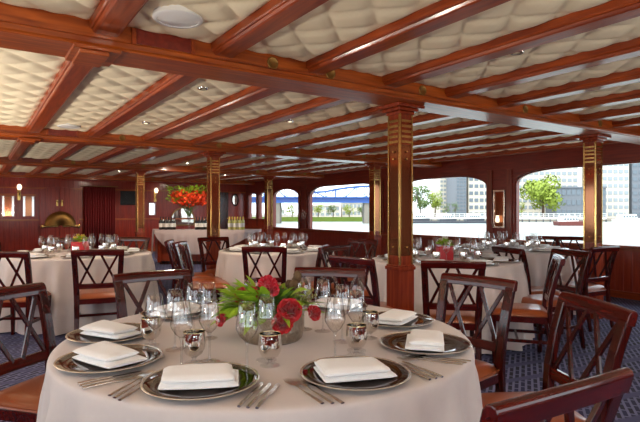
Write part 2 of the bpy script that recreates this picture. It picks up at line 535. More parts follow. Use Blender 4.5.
# ---- back wall
bm = BM(); 
WB = [(4.35, 4.78, 1.12, 1.50)]
box(bm, XL-.14, XR+.14, YF, YF+.15, 0, 1.12)
box(bm, XL-.14, XR+.14, YF, YF+.15, 1.50, ZC+.05)
box(bm, XL-.14, 4.42, YF, YF+.15, 1.12, 1.50); box(bm, 4.62, XR+.14, YF, YF+.15, 1.12, 1.50)
structure('wall_back', bm, M['wall_x'])
wn += 1
root = bpy.data.objects.new('window_%d' % wn, None); COL.objects.link(root); root.location = (4.52, YF+.05, 1.12); root['kind'] = 'structure'
bm = BM(); box(bm, -.1, .1, -.003, .003, 0, .38); obj('pane', bm, M['pane'], root)
bm = BM()
for p in ((-.12, -.09, -.02, .4), (.09, .12, -.02, .4), (-.09, .09, -.02, .01), (-.09, .09, .37, .4)):
    box(bm, p[0], p[1], -.07, .0, p[2], p[3])
obj('window_frame', bm, M['pier'], root)
# dado rail and frieze
bm = BM(); box(bm, XL, XR, YF-.03, YF, .98, 1.03); box(bm, XL, XR, YF-.025, YF, 0, .12); box(bm, XL, XR, YF-.03, YF, 1.86, 1.9)
structure('baseboard_back', bm, M['beam_x'], bevel=.004)

# ------------------------------------------------------------------ columns
def column(x, y, label, rungs=5, mirror_top=1.80):
    e = empty('column', label, 'column', (x, y, 0))
    bm = BM()
    box(bm, -.082, .082, -.082, .082, 0, .76); box(bm, -.09, .09, -.09, .09, 0, .1)
    obj('pedestal', bm, M['column'], e, bevel=.004)
    bm = BM()
    box(bm, -.092, .092, -.092, .092, .76, .79); box(bm, -.084, .084, -.084, .084, .79, .805)
    obj('pedestal_cap', bm, M['column'], e, bevel=.006)
    bm = BM(); box(bm, -.064, .064, -.064, .064, .80, 2.06)
    obj('shaft', bm, M['column'], e)
    # brass angle strips on the corners
    for sx in (-1, 1):
        for sy in (-1, 1):
            bm = BM()
            a, b, t = .074, .058, .004
            box(bm, *sorted((sx*a, sx*b)), *sorted((sy*a, sy*(a-t))), .805, 2.05)
            box(bm, *sorted((sx*a, sx*(a-t))), *sorted((sy*(a-t), sy*b)), .805, 2.05)
            obj('corner_strip', bm, M['brass'], e)
    # mirrors on the four faces and brass rungs above them
    for k in range(4):
        rot = Matrix.Rotation(k*PI/2, 4, 'Z')
        bm = BM(); box(bm, -.052, .052, -.069, -.064, .88, mirror_top)
        mp_ = obj('mirror_panel', moved(bm, rot), M['mirror_dark'], e)
        for q in range(rungs):
            z = mirror_top+.012 + q*.043
            bm = BM(); box(bm, -.054, .054, -.075, -.064, z, z+.021)
            obj('rung', moved(bm, rot), M['brass'], e)
        for z in (mirror_top-.06, mirror_top-.12, .95):
            bm = BM(); lathe(bm, [(0, .016), (.006, .014), (.008, .008), (.004, .0)], 10)
            moved(bm, rot @ Matrix.Translation((0, -.069, z)) @ Matrix.Rotation(R(90), 4, 'X'))
            obj('hook', bm, M['brass'], mp_, auto=40)
    bm = BM()
    box(bm, -.085, .085, -.085, .085, 2.05, 2.075); box(bm, -.11, .11, -.11, .11, 2.075, 2.10)
    box(bm, -.15, .15, -.14, .14, 2.10, ZS)
    obj('capital', bm, M['column'], e, bevel=.008)
    return e
cy1, cy2, cy3 = GY[1]+GW/2, GY[2]+GW/2, GY[3]+GW/2
column(2.95, cy1+.08, 'mirrored wooden column with brass edges, the large near one behind the set table')
column(6.0, cy1+.08, 'mirrored column with brass rungs in front of the bright right window')
column(2.95, cy2, 'brass edged column standing right of the tall orange flowers')
column(6.1, cy2, 'brass edged column standing just left of the large near column')
column(2.95, cy3, 'slim brass edged column between the television and the bar, left of the orange flowers')
column(6.1, cy3, 'brass edged column in the distance by the left end of the window wall')

# ------------------------------------------------------------------ chair
def make_chair(label):
    e = empty('dining_chair', label, 'chair')
    # origin on floor under the seat; the sitter faces +Y
    for s in (-1, 1):
        bm = BM()
        sweep(bm, [(s*.205, -.275, 0), (s*.203, -.235, .22), (s*.204, -.215, .44), (s*.210, -.225, .56), (s*.218, -.262, .72), (s*.224, -.298, .838)], .054, .032,
              Vector((1, 0, 0)), taper=[.72, .9, 1.02, 1.0, 1, .98])
        obj('rear_post', bm, M['chair'], e, bevel=.005)
        bm = BM()
        sweep(bm, [(s*.195, .2, 0), (s*.198, .205, .40)], .042, .042, Vector((1, 0, 0)), taper=[.72, 1.05])
        obj('leg', bm, M['chair'], e, bevel=.005)
        bm = BM(); sweep(bm, [(s*.2, -.235, .2), (s*.195, .2, .2)], .018, .026, Vector((1, 0, 0)))
        obj('stretcher', bm, M['chair'], e, bevel=.003)
    bm = BM(); sweep(bm, [(-.195, .02, .2), (.195, .02, .2)], .018, .026, Vector((0, 1, 0)))
    obj('stretcher', bm, M['chair_x'], e, bevel=.003)
    # top rail: squared, flush with the posts, softly rounded on top
    bm = BM()
    n = 10
    prof = [(-.020, -.032), (.016, -.032), (.019, -.01), (.019, .012), (.012, .024), (.0, .028), (-.012, .024), (-.020, .012)]
    rings = []
    for i in range(n+1):
        u = -1+2*i/n
        rings.append([bm.verts.new((u*.252, -.306-.010*(1-u*u)+a_-.28*b_, .852+b_+.004*(1-u*u))) for a_, b_ in prof])
    for p, q in zip(rings[:-1], rings[1:]):
        for k in range(len(prof)): bm.faces.new((p[k], p[(k+1) % len(prof)], q[(k+1) % len(prof)], q[k]))
    bm.faces.new(rings[0]); bm.faces.new(rings[-1])
    obj('top_rail', bm, M['chair_x'], e, bevel=.004)
    bm = BM(); sweep(bm, [(-.2, -.225, .525), (0, -.232, .525), (.2, -.225, .525)], .05, .024, Vector((0, -.1, 1)))
    obj('lower_rail', bm, M['chair_x'], e, bevel=.004)
    # two crossed pairs of slats
    zb, zt = .54, .83
    yb, yt = -.226, -.302
    for (a, b) in ((-.186, -.03), (-.03, -.19), (.03, .19), (.186, .03)):
        bm = BM(); sweep(bm, [(a*.95, yb, zb), (b, yt+.004, zt)], .022, .013, Vector((1, 0, 0)))
        obj('back_slat', bm, M['chair'], e, bevel=.002)
    bm = BM()
    for (p, q, r_, t) in ((-.19, .19, .185, .215), (-.2, .2, -.225, -.2), (-.215, -.19, -.2, .2), (.19, .215, -.2, .2)):
        box(bm, p, q, r_, t, .35, .402)
    obj('seat_frame', bm, M['chair_x'], e, bevel=.004)
    # plump leather pad
    bm = BM()
    n = 12
    def pad(u, v):
        x = .222*u; y = .0 + .228*v
        sx = math.copysign(1, x)
        k = max(abs(u), abs(v))
        e_ = (1-abs(u)**6)*(1-abs(v)**6)
        return x*(1-.05*v**2*abs(u)) * (1.0 - .04*(v < -.8)), y, .405 + .048*(max(0, e_)**.35)
    vt = [[bm.verts.new(pad(-1+2*i/n, -1+2*j/n)) for i in range(n+1)] for j in range(n+1)]
    for j in range(n):
        for i in range(n): bm.faces.new((vt[j][i], vt[j][i+1], vt[j+1][i+1], vt[j+1][i]))
    lo = [[None]*(n+1) for _ in range(n+1)]
    edge = [(0, i) for i in range(n+1)] + [(j, n) for j in range(1, n+1)] + [(n, i) for i in range(n-1, -1, -1)] + [(j, 0) for j in range(n-1, 0, -1)]
    bot = [bm.verts.new((vt[j][i].co.x*.97, vt[j][i].co.y*.97, .398)) for j, i in edge]
    m = len(edge)
    for q in range(m):
        a, b = edge[q], edge[(q+1) % m]
        bm.faces.new((vt[a[0]][a[1]], vt[b[0]][b[1]], bot[(q+1) % m], bot[q]))
    bm.faces.new(bot)
    st = obj('seat', bm, M['leather'], e, auto=60)
    bm = BM(); sweep(bm, [(-.208, -.21, .414), (-.214, 0, .414), (-.208, .21, .414), (0, .222, .414), (.208, .21, .414), (.214, 0, .414), (.208, -.21, .414)], .009, .009, Vector((0, 0, 1)), n=6)
    obj('piping', bm, M['leather'], st)
    for o in list(e.children)+[c for q in e.children for c in q.children]:
        for v in o.data.vertices: v.co.x *= .93
    return e

TB = dict(
    front=(-.205, 2.06), left=(-2.80, 5.95), mid=(-.55, 6.5), right=(1.27, 5.2), far=(2.5, 6.72))
TR = dict(front=.785, left=.785, mid=.72, right=.74, far=.74)
chair0 = None
def chair(l, d, toward, label, group=None, push=True):
    """chair with its seat centre at lateral l / depth d, facing the point toward=(l, d)"""
    global chair0
    v0 = Vector(toward)-Vector((l, d))
    for key, (tl, td) in TB.items():
        q = Vector((l-tl, d-td)); m_ = TR[key]+.19
        if push and q.length < m_:
            q = q.normalized()*m_; l, d = tl+q.x, td+q.y
    toward = (l+v0.x, d+v0.y)
    a = LD(l, d); b = LD(*toward)
    v = b-a; rz = math.atan2(-v.x, v.y)
    if chair0 is None:
        chair0 = make_chair(label); chair0.location = a; chair0.rotation_euler = (0, 0, rz)
        c = chair0
        if group: c['group'] = group
    else: c = dup(chair0, a, rz, label, group)
    return c
def chair_back(lb, db, toward, label, group=None, push=True):
    """same, but (lb, db) is where the top of the backrest stands"""
    a = Vector((lb, db)); b = Vector(toward); v = (b-a).normalized()
    p = a + v*.32
    return chair(p.x, p.y, tuple(p+v), label, group, push)
def cpx(px, ytop, face, label, group=None):
    """backrest top seen at px with top edge height ytop; face = heading (lateral, depth)"""
    d = .355*F/(ytop-211); l = (px-320)/F*d
    return chair_back(l, d, (l+face[0], d+face[1]), label, group)

# ------------------------------------------------------------------ tables and cloths
RT = .785; ZT = .75
def cloth_mesh(Rr, zt, drop, nf, amp, seed, nang=260, nr=14):
    rnd = random.Random(seed)
    ph = [rnd.uniform(0, 2*PI) for _ in range(4)]
    bm = BM()
    c = bm.verts.new((0, 0, zt+.004))
    rings = []
    for r in (.2, .4, .6, .75, .9, .97):
        rings.append([bm.verts.new((Rr*r*math.cos(2*PI*i/nang), Rr*r*math.sin(2*PI*i/nang), zt+.004)) for i in range(nang)])
    prof = [(1.0, .002), (1.006, -.003), (1.01, -.012), (1.012, -.03)] + [(1.014+.004*k, -.03-(drop-.03)*((k+1)/nr)) for k in range(nr)]
    for rr, dz in prof:
        ring = []
        k = min(1., max(0., (-dz-.004)/.16)); k = k*k*(3-2*k)
        depth = min(1., -dz/drop) if dz < 0 else 0
        for i in range(nang):
            t = 2*PI*i/nang
            fold = (math.sin(nf*t+ph[0]+.8*math.sin(3*t+ph[1])) + .5*math.sin((nf*1.63//1)*t+ph[2]) + .25*math.sin(2.0*nf*t+ph[3]))
            fold = max(fold, -1.1)
            r = Rr*rr + k*(amp*fold*(.45+.75*depth) + .012*depth)
            ring.append(bm.verts.new((r*math.cos(t), r*math.sin(t), zt+dz)))
        rings.append(ring)
    for i in range(nang): bm.faces.new((c, rings[0][i], rings[0][(i+1) % nang]))
    for a, b in zip(rings[:-1], rings[1:]):
        for i in range(nang):
            j = (i+1) % nang
            bm.faces.new((a[i], b[i], b[j], a[j]))
    return bm

def round_table(l, d, name_for, seed, Rr=RT, nf=17, amp=.036):
    p = LD(l, d)
    e = empty('round_table', 'round dining table under its cloth, ' + name_for, 'table', p)
    bm = BM(); lathe(bm, [(0, ZT-.03), (Rr-.012, ZT-.03), (Rr-.008, ZT-.015), (Rr-.012, ZT), (0, ZT)], 48)
    obj('tabletop', bm, M['dark_wood'], e, auto=40)
    bm = BM(); lathe(bm, [(0, 0), (.3, 0), (.3, .03), (.06, .07), (.05, .3), (.05, ZT-.08), (.2, ZT-.03), (0, ZT-.03)], 24)
    obj('pedestal', bm, M['dark_wood'], e, auto=40)
    c = obj('tablecloth', cloth_mesh(Rr, ZT, ZT-.015, nf, amp, seed), M['cloth'], smooth=True, loc=p)
    tag(c, 'blush tablecloth over the round table ' + name_for, 'tablecloth')
    return p

WHERE = dict(front='nearest the viewer', left='at the far left', mid='in the middle distance',
             right='right of the near column', far='by the right window')
round_table(*TB['front'], WHERE['front'], 3, nf=19, amp=.03)
round_table(*TB['left'], WHERE['left'], 5)
round_table(*TB['mid'], WHERE['mid'], 8, Rr=.72)
round_table(*TB['right'], WHERE['right'], 11, Rr=.74)
round_table(*TB['far'], WHERE['far'], 14, Rr=.74)
ZK = ZT+.0045           # top of the cloth

# ------------------------------------------------------------------ tableware
def make_charger(label, loc):
    e = empty('charger_plate', label, 'charger plate', loc)
    bm = BM(); lathe(bm, [(0, .005), (.10, .005), (.112, .007), (.156, .017), (.158, .0155), (.114, .003), (.10, .001), (0, .001)], 64)
    obj('plate', bm, M['charger'], e, auto=60)
    bm = BM(); lathe(bm, [(.1575, .0168), (.1595, .0182), (.1638, .0184), (.165, .017), (.163, .0155), (.1585, .0150)], 64, closed=True)
    obj('rim', bm, M['charger_rim'], e, auto=60)
    return e

def napkin_mesh(seed, L=.215, Wd=.135, layers=2, flap=True):
    """a linen napkin folded over several times: rounded fold along -Y, open layers at +Y"""
    rnd = random.Random(seed)
    bm = BM()
    t = .018
    z = 0
    nxx = 14
    def sheet(x0, x1, y0, y1, z0, th, puff, skew):
        # closed slab with rounded ends
        ny_ = 10
        top, bot = [], []
        for j in range(ny_+1):
            v = j/ny_
            y = y0+(y1-y0)*v
            rw, rb = [], []
            for i in range(nxx+1):
                u = i/nxx
                e_ = min(v, 1-v, .2)/.2; eu = min(u, 1-u, .09)/.09
                k = math.sqrt(max(0, 1-(1-e_)**2))*.75+.25; ku = math.sqrt(max(0, 1-(1-eu)**2))*.6+.4
                h = th*k*ku
                wob = puff*math.sin(3*u+seed)*math.sin(2.5*v+seed*.7)
                x = x0+(x1-x0)*u + skew*(v-.5)
                rw.append(bm.verts.new((x, y, z0+th/2+h/2+wob)))
                rb.append(bm.verts.new((x, y, z0+th/2-h/2+wob*.6)))
            top.append(rw); bot.append(rb)
        for j in range(ny_):
            for i in range(nxx):
                bm.faces.new((top[j][i], top[j][i+1], top[j+1][i+1], top[j+1][i]))
                bm.faces.new((bot[j][i], bot[j+1][i], bot[j+1][i+1], bot[j][i+1]))
        for j in range(ny_):
            bm.faces.new((top[j][0], top[j+1][0], bot[j+1][0], bot[j][0]))
            bm.faces.new((top[j][-1], bot[j][-1], bot[j+1][-1], top[j+1][-1]))
        for i in range(nxx):
            bm.faces.new((top[0][i], bot[0][i], bot[0][i+1], top[0][i+1]))
            bm.faces.new((top[-1][i], top[-1][i+1], bot[-1][i+1], bot[-1][i]))
    z = 0
    for k in range(layers):
        s = rnd.uniform(-.006, .006)
        sheet(-L/2+s, L/2-.02*k+s, -Wd/2+rnd.uniform(-.003, .003), Wd/2-.014*k, z, t*(1.25 if k == layers-1 else 1), .0035, rnd.uniform(-.012, .012))
        z += t*.96
    return bm
NAPM = []
def napkin(loc, rz, label, seed, group=None, big=True):
    if big or len(NAPM) < 3:
        o = obj('folded_napkin', napkin_mesh(seed), M['napkin'], auto=50)
        if len(NAPM) < 3: NAPM.append(o)
    else:
        o = NAPM[seed % len(NAPM)].copy(); COL.objects.link(o)
    o.location = loc; o.rotation_euler = (0, 0, rz)
    for k in ('label', 'group'):
        if k in o: del o[k]
    return tag(o, label, 'napkin', group)

def make_wine_glass(label, loc):
    e = empty('wine_glass', label, 'wine glass', loc)
    bm = BM(); lathe(bm, [(0, .0035), (.012, .0035), (.034, .0015), (.0345, .0), (.02, 0), (0, 0)], 32)
    obj('foot', bm, M['glass_foot'], e, auto=50)
    bm = BM(); lathe(bm, [(.009, .0035), (.0042, .012), (.0034, .03), (.0034, .08), (.005, .09), (.008, .095)], 16)
    obj('stem', bm, M['glass'], e, auto=60)
    bm = BM()
    out = [(.0, .0945), (.007, .096), (.020, .108), (.032, .128), (.0348, .137), (.0342, .146), (.0285, .182), (.0240, .213), (.0234, .2137), (.0232, .2125)]
    lathe(bm, out, 40)
    obj('bowl', bm, M['glass'], e, auto=50)
    return e

def make_goblet(label, loc):
    e = empty('silver_goblet', label, 'goblet', loc)
    bm = BM(); lathe(bm, [(0, .004), (.012, .004), (.031, .002), (.032, 0), (0, 0)], 28)
    obj('foot', bm, M['glass_foot'], e, auto=50)
    bm = BM(); lathe(bm, [(.012, .004), (.0062, .010), (.0062, .016), (.014, .022)], 16)
    obj('stem', bm, M['glass'], e, auto=60)
    bm = BM(); lathe(bm, [(0, .021), (.014, .022), (.027, .031), (.035, .046), (.0375, .064), (.0362, .086), (.0345, .102), (.0333, .102), (.035, .086), (.0362, .064), (.0338, .047), (.026, .033), (0, .026)], 40)
    obj('cup', bm, M['silver'], e, auto=50)
    bm = BM(); lathe(bm, [(.0334, .1015), (.0334, .1028), (.0340, .1034), (.0347, .1028), (.0347, .1015)], 40, closed=True)
    obj('gilt_rim', bm, M['gold_rim'], e, auto=60)
    return e

PROTO = {}
def put(kind, maker, loc, label, rz=0, group=None):
    if kind not in PROTO:
        o = maker(label, loc); PROTO[kind] = o; o.rotation_euler = (0, 0, rz)
        if group: o['group'] = group
        return o
    src = PROTO[kind]
    r = dup(src, loc, rz, label)
    if group: r['group'] = group
    elif 'group' in r: del r['group']
    return r

def make_knife(label, loc):
    e = empty('table_knife', label, 'knife', loc)    # handle towards -Y
    bm = BM(); sweep(bm, [(0, -.095, .004), (0, -.065, .0045), (0, -.015, .0045), (0, .0, .004)], .011, .007, Vector((1, 0, 0)), taper=[.9, 1.05, .85, .7], n=10)
    obj('handle', bm, M['steel'], e, auto=60)
    bm = BM(); prism(bm, [(-.006, -.002), (.005, -.002), (.0075, .03), (.0075, .066), (.004, .084), (-.001, .09), (-.006, .085)], .0025, .0042, 'Z')
    obj('blade', bm, M['steel'], e)
    return e
def make_fork(label, loc):
    e = empty('table_fork', label, 'fork', loc)
    bm = BM(); sweep(bm, [(0, -.118, .004), (0, -.08, .0045), (0, -.01, .004), (0, .022, .006)], .0115, .0045, Vector((1, 0, 0)), taper=[1.05, .95, .5, .55], n=10)
    obj('handle', bm, M['steel'], e, auto=60)
    bm = BM()
    sweep(bm, [(0, .018, .0055), (0, .032, .007), (0, .05, .0055)], .022, .0026, Vector((1, 0, 0)), taper=[.4, 1, 1.05])
    for k in range(4):
        x = -.0093+.0062*k
        sweep(bm, [(x, .048, .0055), (x, .072, .0045), (x*.96, .092, .007)], .0036, .0022, Vector((1, 0, 0)), taper=[1, .9, .5])
    obj('tines', bm, M['steel'], e)
    return e

# ---- the near table -----------------------------------------------------------
CT = Vector(TB['front'])
names8 = [(-102.4, 'nearest the viewer'), (-60, 'at the front right of the near table'), (-18.3, 'at the right side of the near table'), (21, 'at the back right of the near table'),
          (-141, 'at the left side of the near table'), (-176, 'at the back left of the near table')]
def polar(a, r, t=0.):
    """table coordinates of the front table: angle in the viewer's frame, radius, tangential shift"""
    c, s = math.cos(R(a)), math.sin(R(a))
    return (CT.x + r*c - t*s, CT.y + r*s + t*c)
def head(a):
    """world rotation that points +Y from the rim to the table centre"""
    return R(a) + PI/2 - R(YAW)
for i, (a, wh) in enumerate(names8):
    p = LD(*polar(a, .62 if i != 3 else .58), ZK)
    put('charger', make_charger, p, 'dark charger plate with a silver rim, ' + wh, head(a))
    tw = [8, 14, 78, 60, -36, -28][i]
    napkin(LD(*polar(a, .62 if i != 3 else .58), ZK+.0065), R(-YAW)+R(tw), 'folded white napkin on the charger plate ' + wh, 3+i)
# hidden far settings (behind the flowers)
for a in (62, 102, 142):
    p = LD(*polar(a, .605), ZK)
    put('charger', make_charger, p, 'dark charger plate on the near table, ' + {62: 'behind the right glass cluster', 102: 'straight behind the roses', 142: 'behind the left glasses'}[a], head(a))
    napkin(p+Vector((0, 0, .0065)), head(a), 'folded white napkin on the near table, ' + {62: 'behind the right glass cluster', 102: 'straight behind the roses', 142: 'behind the left glasses'}[a], a)

def cutlery(kind, maker, a, r, t, label, dz=0., tilt=0.):
    x, y = polar(a, r, t)
    put(kind, maker, LD(x, y, ZK+.0005+dz), label, head(a)+R(tilt))
nm = ['outermost', 'middle', 'innermost']
# viewer's frame: +t is counter-clockwise, i.e. to the right of a diner at the near side
for (a, wh, right, left) in ((-102.4, 'nearest plate', 3, 3), (-60, 'front right plate', 3, 3), (-18.3, 'right side plate', 0, 3), (-141, 'left side plate', 3, 0)):
    for k in range(right):
        mk = ('knife', make_knife)
        cutlery(*mk, a, .665, .168+.024*k, 'steel %s right of the %s, %s of three' % (mk[0], wh, ['innermost', 'middle', 'outermost'][k]))
    for k in range(left):
        cutlery('fork', make_fork, a, .668-.012*k, -.150-.023*k, 'steel fork left of the %s, %s of three' % (wh, ['innermost', 'middle', 'outermost'][k]))

def by_top(px, ytop, h):
    d = (H-ZK-h)*F/(ytop-211)
    return (px-320)/F*d, d
glasses = [
    (247, 303, 'wine glass left in front of the red roses, beside a taller-looking one'), (266.5, 296, 'wine glass standing directly in front of the red roses'),
    (335, 296.5, 'front wine glass of the cluster right of the roses'), (342, 285.5, 'wine glass second from right at the back of the right cluster'),
    (356.5, 290.5, 'rightmost wine glass on the near table'), (323, 279.5, 'wine glass behind the right cluster, in front of the chair back'),
    (304, 278.5, 'wine glass behind the olive sprig at the back of the near table'), (250.5, 279.5, 'wine glass peeking out behind the leaves and roses'),
    (155, 294.5, 'leftmost wine glass on the near table'), (175, 290, 'second wine glass from the left on the near table'),
    (181.5, 300.5, 'front wine glass in the left cluster'), (194, 283.5, 'rear wine glass of the left cluster, left of its twin'),
    (208.5, 283.5, 'rear wine glass of the left cluster, nearest the leaves'), (209.5, 297, 'wine glass right in the left cluster, behind the silver goblet')]
for px, yt, lb in glasses:
    l, d = by_top(px, yt, .213)
    put('wine', make_wine_glass, LD(l, d, ZK), 'clear stemmed ' + lb)
gob = [(270, 333, 'silver goblet standing in front of the flower bowl'), (356.5, 324.5, 'silver goblet at the front of the right glass cluster'),
       (369.5, 311.5, 'silver goblet behind another at the right of the near table'), (194, 331, 'silver goblet in front of the left glass cluster'),
       (151, 317, 'leftmost silver goblet on the near table')]
for px, yt, lb in gob:
    l, d = by_top(px, yt, .104)
    put('goblet', make_goblet, LD(l, d, ZK), lb)

# ------------------------------------------------------------------ flowers
def petal(bm, mat4, w, h, curl, mi=0):
    n, m = 5, 5
    g = []
    for j in range(m+1):
        v = j/m
        row = []
        for i in range(n+1):
            u = -1+2*i/n
            ww = w*math.sin(PI*(.12+.80*v))**.7
            x = u*ww; z = h*v - .12*h*u*u*v
            y = curl*(v**2)*h - .35*w*(u*u)*(1-.3*v)*-1
            row.append(bm.verts.new(mat4 @ Vector((x, -y, z))))
        g.append(row)
    for j in range(m):
        for i in range(n):
            f = bm.faces.new((g[j][i], g[j][i+1], g[j+1][i+1], g[j+1][i])); f.material_index = mi
def rose(parent, loc, r, tilt, mat, seed):
    rnd = random.Random(seed)
    bm = BM()
    T = Matrix.Translation(loc) @ Matrix.Rotation(tilt[0], 4, 'X') @ Matrix.Rotation(tilt[1], 4, 'Y')
    for ring, (n, rad, op, hh) in enumerate(((3, .06, 4, 1.15), (4, .2, 14, 1.12), (5, .36, 28, 1.0), (6, .5, 48, .92), (7, .56, 68, .86))):
        for k in range(n):
            ang = 2*PI*k/n + ring*.7 + rnd.uniform(-.15, .15)
            A = T @ Matrix.Rotation(ang, 4, 'Z') @ Matrix.Translation((0, -rad*r*.5, -.2*r)) @ Matrix.Rotation(R(op), 4, 'X')
            petal(bm, A, r*(.36+.1*ring), r*hh, -.28+.05*ring)
    return obj('rose', bm, mat, parent, smooth=True)
def leaf(bm, base, direction, length, width, droop, rnd):
    d = Vector(direction).normalized()
    s = d.cross(Vector((0, 0, 1)))
    if s.length < .05: s = Vector((1, 0, 0))
    s.normalize(); s = (Matrix.Rotation(rnd.uniform(-.7, .7), 3, d) @ s)
    n = 5; rows = []
    up = s.cross(d)
    for j in range(n+1):
        v = j/n
        c = Vector(base) + d*(length*v) + Vector((0, 0, -droop*length*v*v))
        w = width*math.sin(PI*min(1, .06+v*.94))**.8
        rows.append([bm.verts.new(c - s*w + up*w*.25), bm.verts.new(c - up*w*.1), bm.verts.new(c + s*w + up*w*.25)])
    for a, b in zip(rows[:-1], rows[1:]):
        for q in range(2): bm.faces.new((a[q], a[q+1], b[q+1], b[q]))

fl, fd = -.187, 1.98
fc = empty('flower_arrangement', 'low bowl of red roses and green leaves in the middle of the near table', 'flower arrangement', LD(fl, fd, ZK), R(-YAW))
bm = BM(); lathe(bm, [(0, 0), (.108, 0), (.118, .01), (.126, .05), (.125, .098), (.128, .104), (.121, .104), (.118, .09), (.116, .03), (0, .02)], 48)
obj('bowl', bm, M['bowl'], fc, auto=50)
bm = BM(); lathe(bm, [(.119, .09), (.09, .115), (.05, .13), (0, .135)], 24); obj('moss', bm, M['leaf_dark'], fc, smooth=True)
rs = [(-.11, -.04, .175, .038, .75, -.5, 'rose', 1), (-.07, -.05, .180, .036, .7, -.1, 'rose', 11), (-.012, -.04, .222, .040, .5, .1, 'rose_hot', 2), (.004, -.055, .200, .034, .7, .3, 'rose_hot', 9),
      (.075, -.10, .130, .052, 1.0, .25, 'rose', 3), (.05, -.125, .088, .044, 1.15, .0, 'rose', 4), (.165, -.06, .112, .034, .8, .8, 'rose', 5), (-.185, -.06, .085, .028, .9, -.8, 'rose_hot', 6),
      (.01, .07, .17, .042, -.2, 0, 'rose', 7), (-.06, .08, .16, .042, -.4, -.2, 'rose', 8)]
for x, y, z, r, tx, ty, mt, sd in rs: rose(fc, (x, y, z), r*.86, (tx, ty), M[mt], sd)
rnd = random.Random(4)
bm = BM()
for k in range(230):
    a = rnd.uniform(PI*.62, PI*1.5) if k < 190 else rnd.uniform(0, 2*PI)
    el = rnd.uniform(-.12, .85)
    dv = (math.cos(a)*math.cos(el), math.sin(a)*math.cos(el)*.75, math.sin(el))
    st = rnd.uniform(.04, .105)
    base = (dv[0]*st*1.35-.01, dv[1]*st*1.2, .11+dv[2]*st*.9)
    leaf(bm, base, (dv[0], dv[1], dv[2]+rnd.uniform(-.1, .2)), rnd.uniform(.07, .125), rnd.uniform(.010, .017), rnd.uniform(.1, .5), rnd)
tag(obj('green_leaves', bm, M['leaf'], fc, smooth=True), 'bright green leaf spray')
bm = BM()
for k in range(70):
    a = rnd.uniform(0, 2*PI); el = rnd.uniform(.2, 1.2)
    dv = (math.cos(a)*math.cos(el), math.sin(a)*math.cos(el), math.sin(el))
    leaf(bm, (dv[0]*.06, dv[1]*.06, .11+dv[2]*.05), dv, rnd.uniform(.05, .09), rnd.uniform(.011, .018), .3, rnd)
obj('dark_leaves', bm, M['leaf_dark'], fc, smooth=True)
bm = BM()
for s in range(9):
    a = rnd.uniform(-.35, .6); el = rnd.uniform(.5, 1.1)
    dv = Vector((math.cos(a)*math.cos(el), math.sin(a)*math.cos(el), math.sin(el)))
    b0 = Vector((.06, -.02, .1)); L = rnd.uniform(.1, .15)
    for q in range(26):
        t = q/26
        aa = q*2.4
        o_ = Vector((math.cos(aa), math.sin(aa), .4))
        leaf(bm, b0+dv*(L*t), dv*.7+o_*.8, .024*(1.1-.5*t), .0032, .1, rnd)
tag(obj('olive_sprig', bm, M['sage'], fc, smooth=True), 'feathery olive sprig')
bm = BM()
for s in range(60):
    a = rnd.uniform(PI*.8, PI*1.15); el = rnd.uniform(.15, .75)
    dv = Vector((math.cos(a)*math.cos(el), math.sin(a)*math.cos(el), math.sin(el)))
    b0 = Vector((-.06, 0, .11)); L = rnd.uniform(.1, .17)
    sweep(bm, [b0, b0+dv*L*.5, b0+dv*L+Vector((0, 0, -.012))], .0022, .0022, Vector((0, 1, .2)), n=4)
tag(obj('grass_wisps', bm, M['wisp'], fc), 'pale wispy grass stems')
# curly twig ends and a dark seed head at the back
bm = BM()
for k in range(10):
    a = rnd.uniform(.2, 2.2)
    lathe(bm, [(0, -.018), (.014, -.01), (.016, .004), (.008, .016), (0, .018)], 10, (.07+rnd.uniform(-.025, .03), .05+rnd.uniform(-.03, .03), .205+rnd.uniform(-.015, .035)))
obj('seed_heads', bm, M['trunk_brown'], fc, smooth=True)

# ------------------------------------------------------------------ chairs
T = TB
chair_back(-1.52, 2.44, (-.5, 2.15), 'dark chair with tan leather seat left of the near table, cut off at left')
chair_back(-1.03, 3.13, T['front'], 'dark cross-back chair behind the left wine glasses of the near table')
chair_back(.05, 3.25, T['front'], 'dark cross-back chair straight behind the red roses of the near table')
chair_back(.90, 2.90, (.10, 2.20), 'reddish cross-back chair right of the near table, pale lattice facing the viewer')
chair_back(1.15, 2.12, (.15, 2.03), 'cross-back chair seen obliquely behind the closest chair, right of the near table', push=False)
chair_back(.532, 1.087, (.532-.504, 1.087+.864), 'closest chair, only its dark red top rail cutting across the bottom right corner', push=False)
# left table
cpx(97, 248, (-.4, 1.0), 'dark cross-back chair with tan seat turned away from the viewer at the left table')
cpx(2, 250, (-.05, 1.0), 'chair with tan seat at the left table, cut off by the left edge')
cpx(2, 241, (.8, -.6), 'dark chair behind the left table, at the left edge of the photo')
cpx(70, 238, (.1, -1), 'dark chair on the far side of the left table, behind its wine glasses')
cpx(133, 236.2, (-.2, -1.0), 'chair with bright lattice at the left table, below the slim column')
# middle table
cpx(265, 245, (.0, 1.0), 'cross-back chair turned away from the viewer, in front of the middle table')
cpx(241, 237, (.6, -.8), 'dark chair on the far side of the middle table, right of the orange flower column')
cpx(201, 240, (1.0, -.05), 'chair seen edge-on immediately left of the column by the orange flowers')
cpx(180, 243, (1.0, .35), 'nearer of two chairs seen edge-on in front of the bar')
cpx(168.5, 239, (1.0, .1), 'farther of two chairs seen edge-on in front of the bar')
cpx(336, 244.5, (-.75, .75), 'dark chair at the right of the middle table, left of its neighbour in the shade')
cpx(341, 238, (-.6, -.7), 'dark chair at the far right of the middle table, in front of the window wainscot')
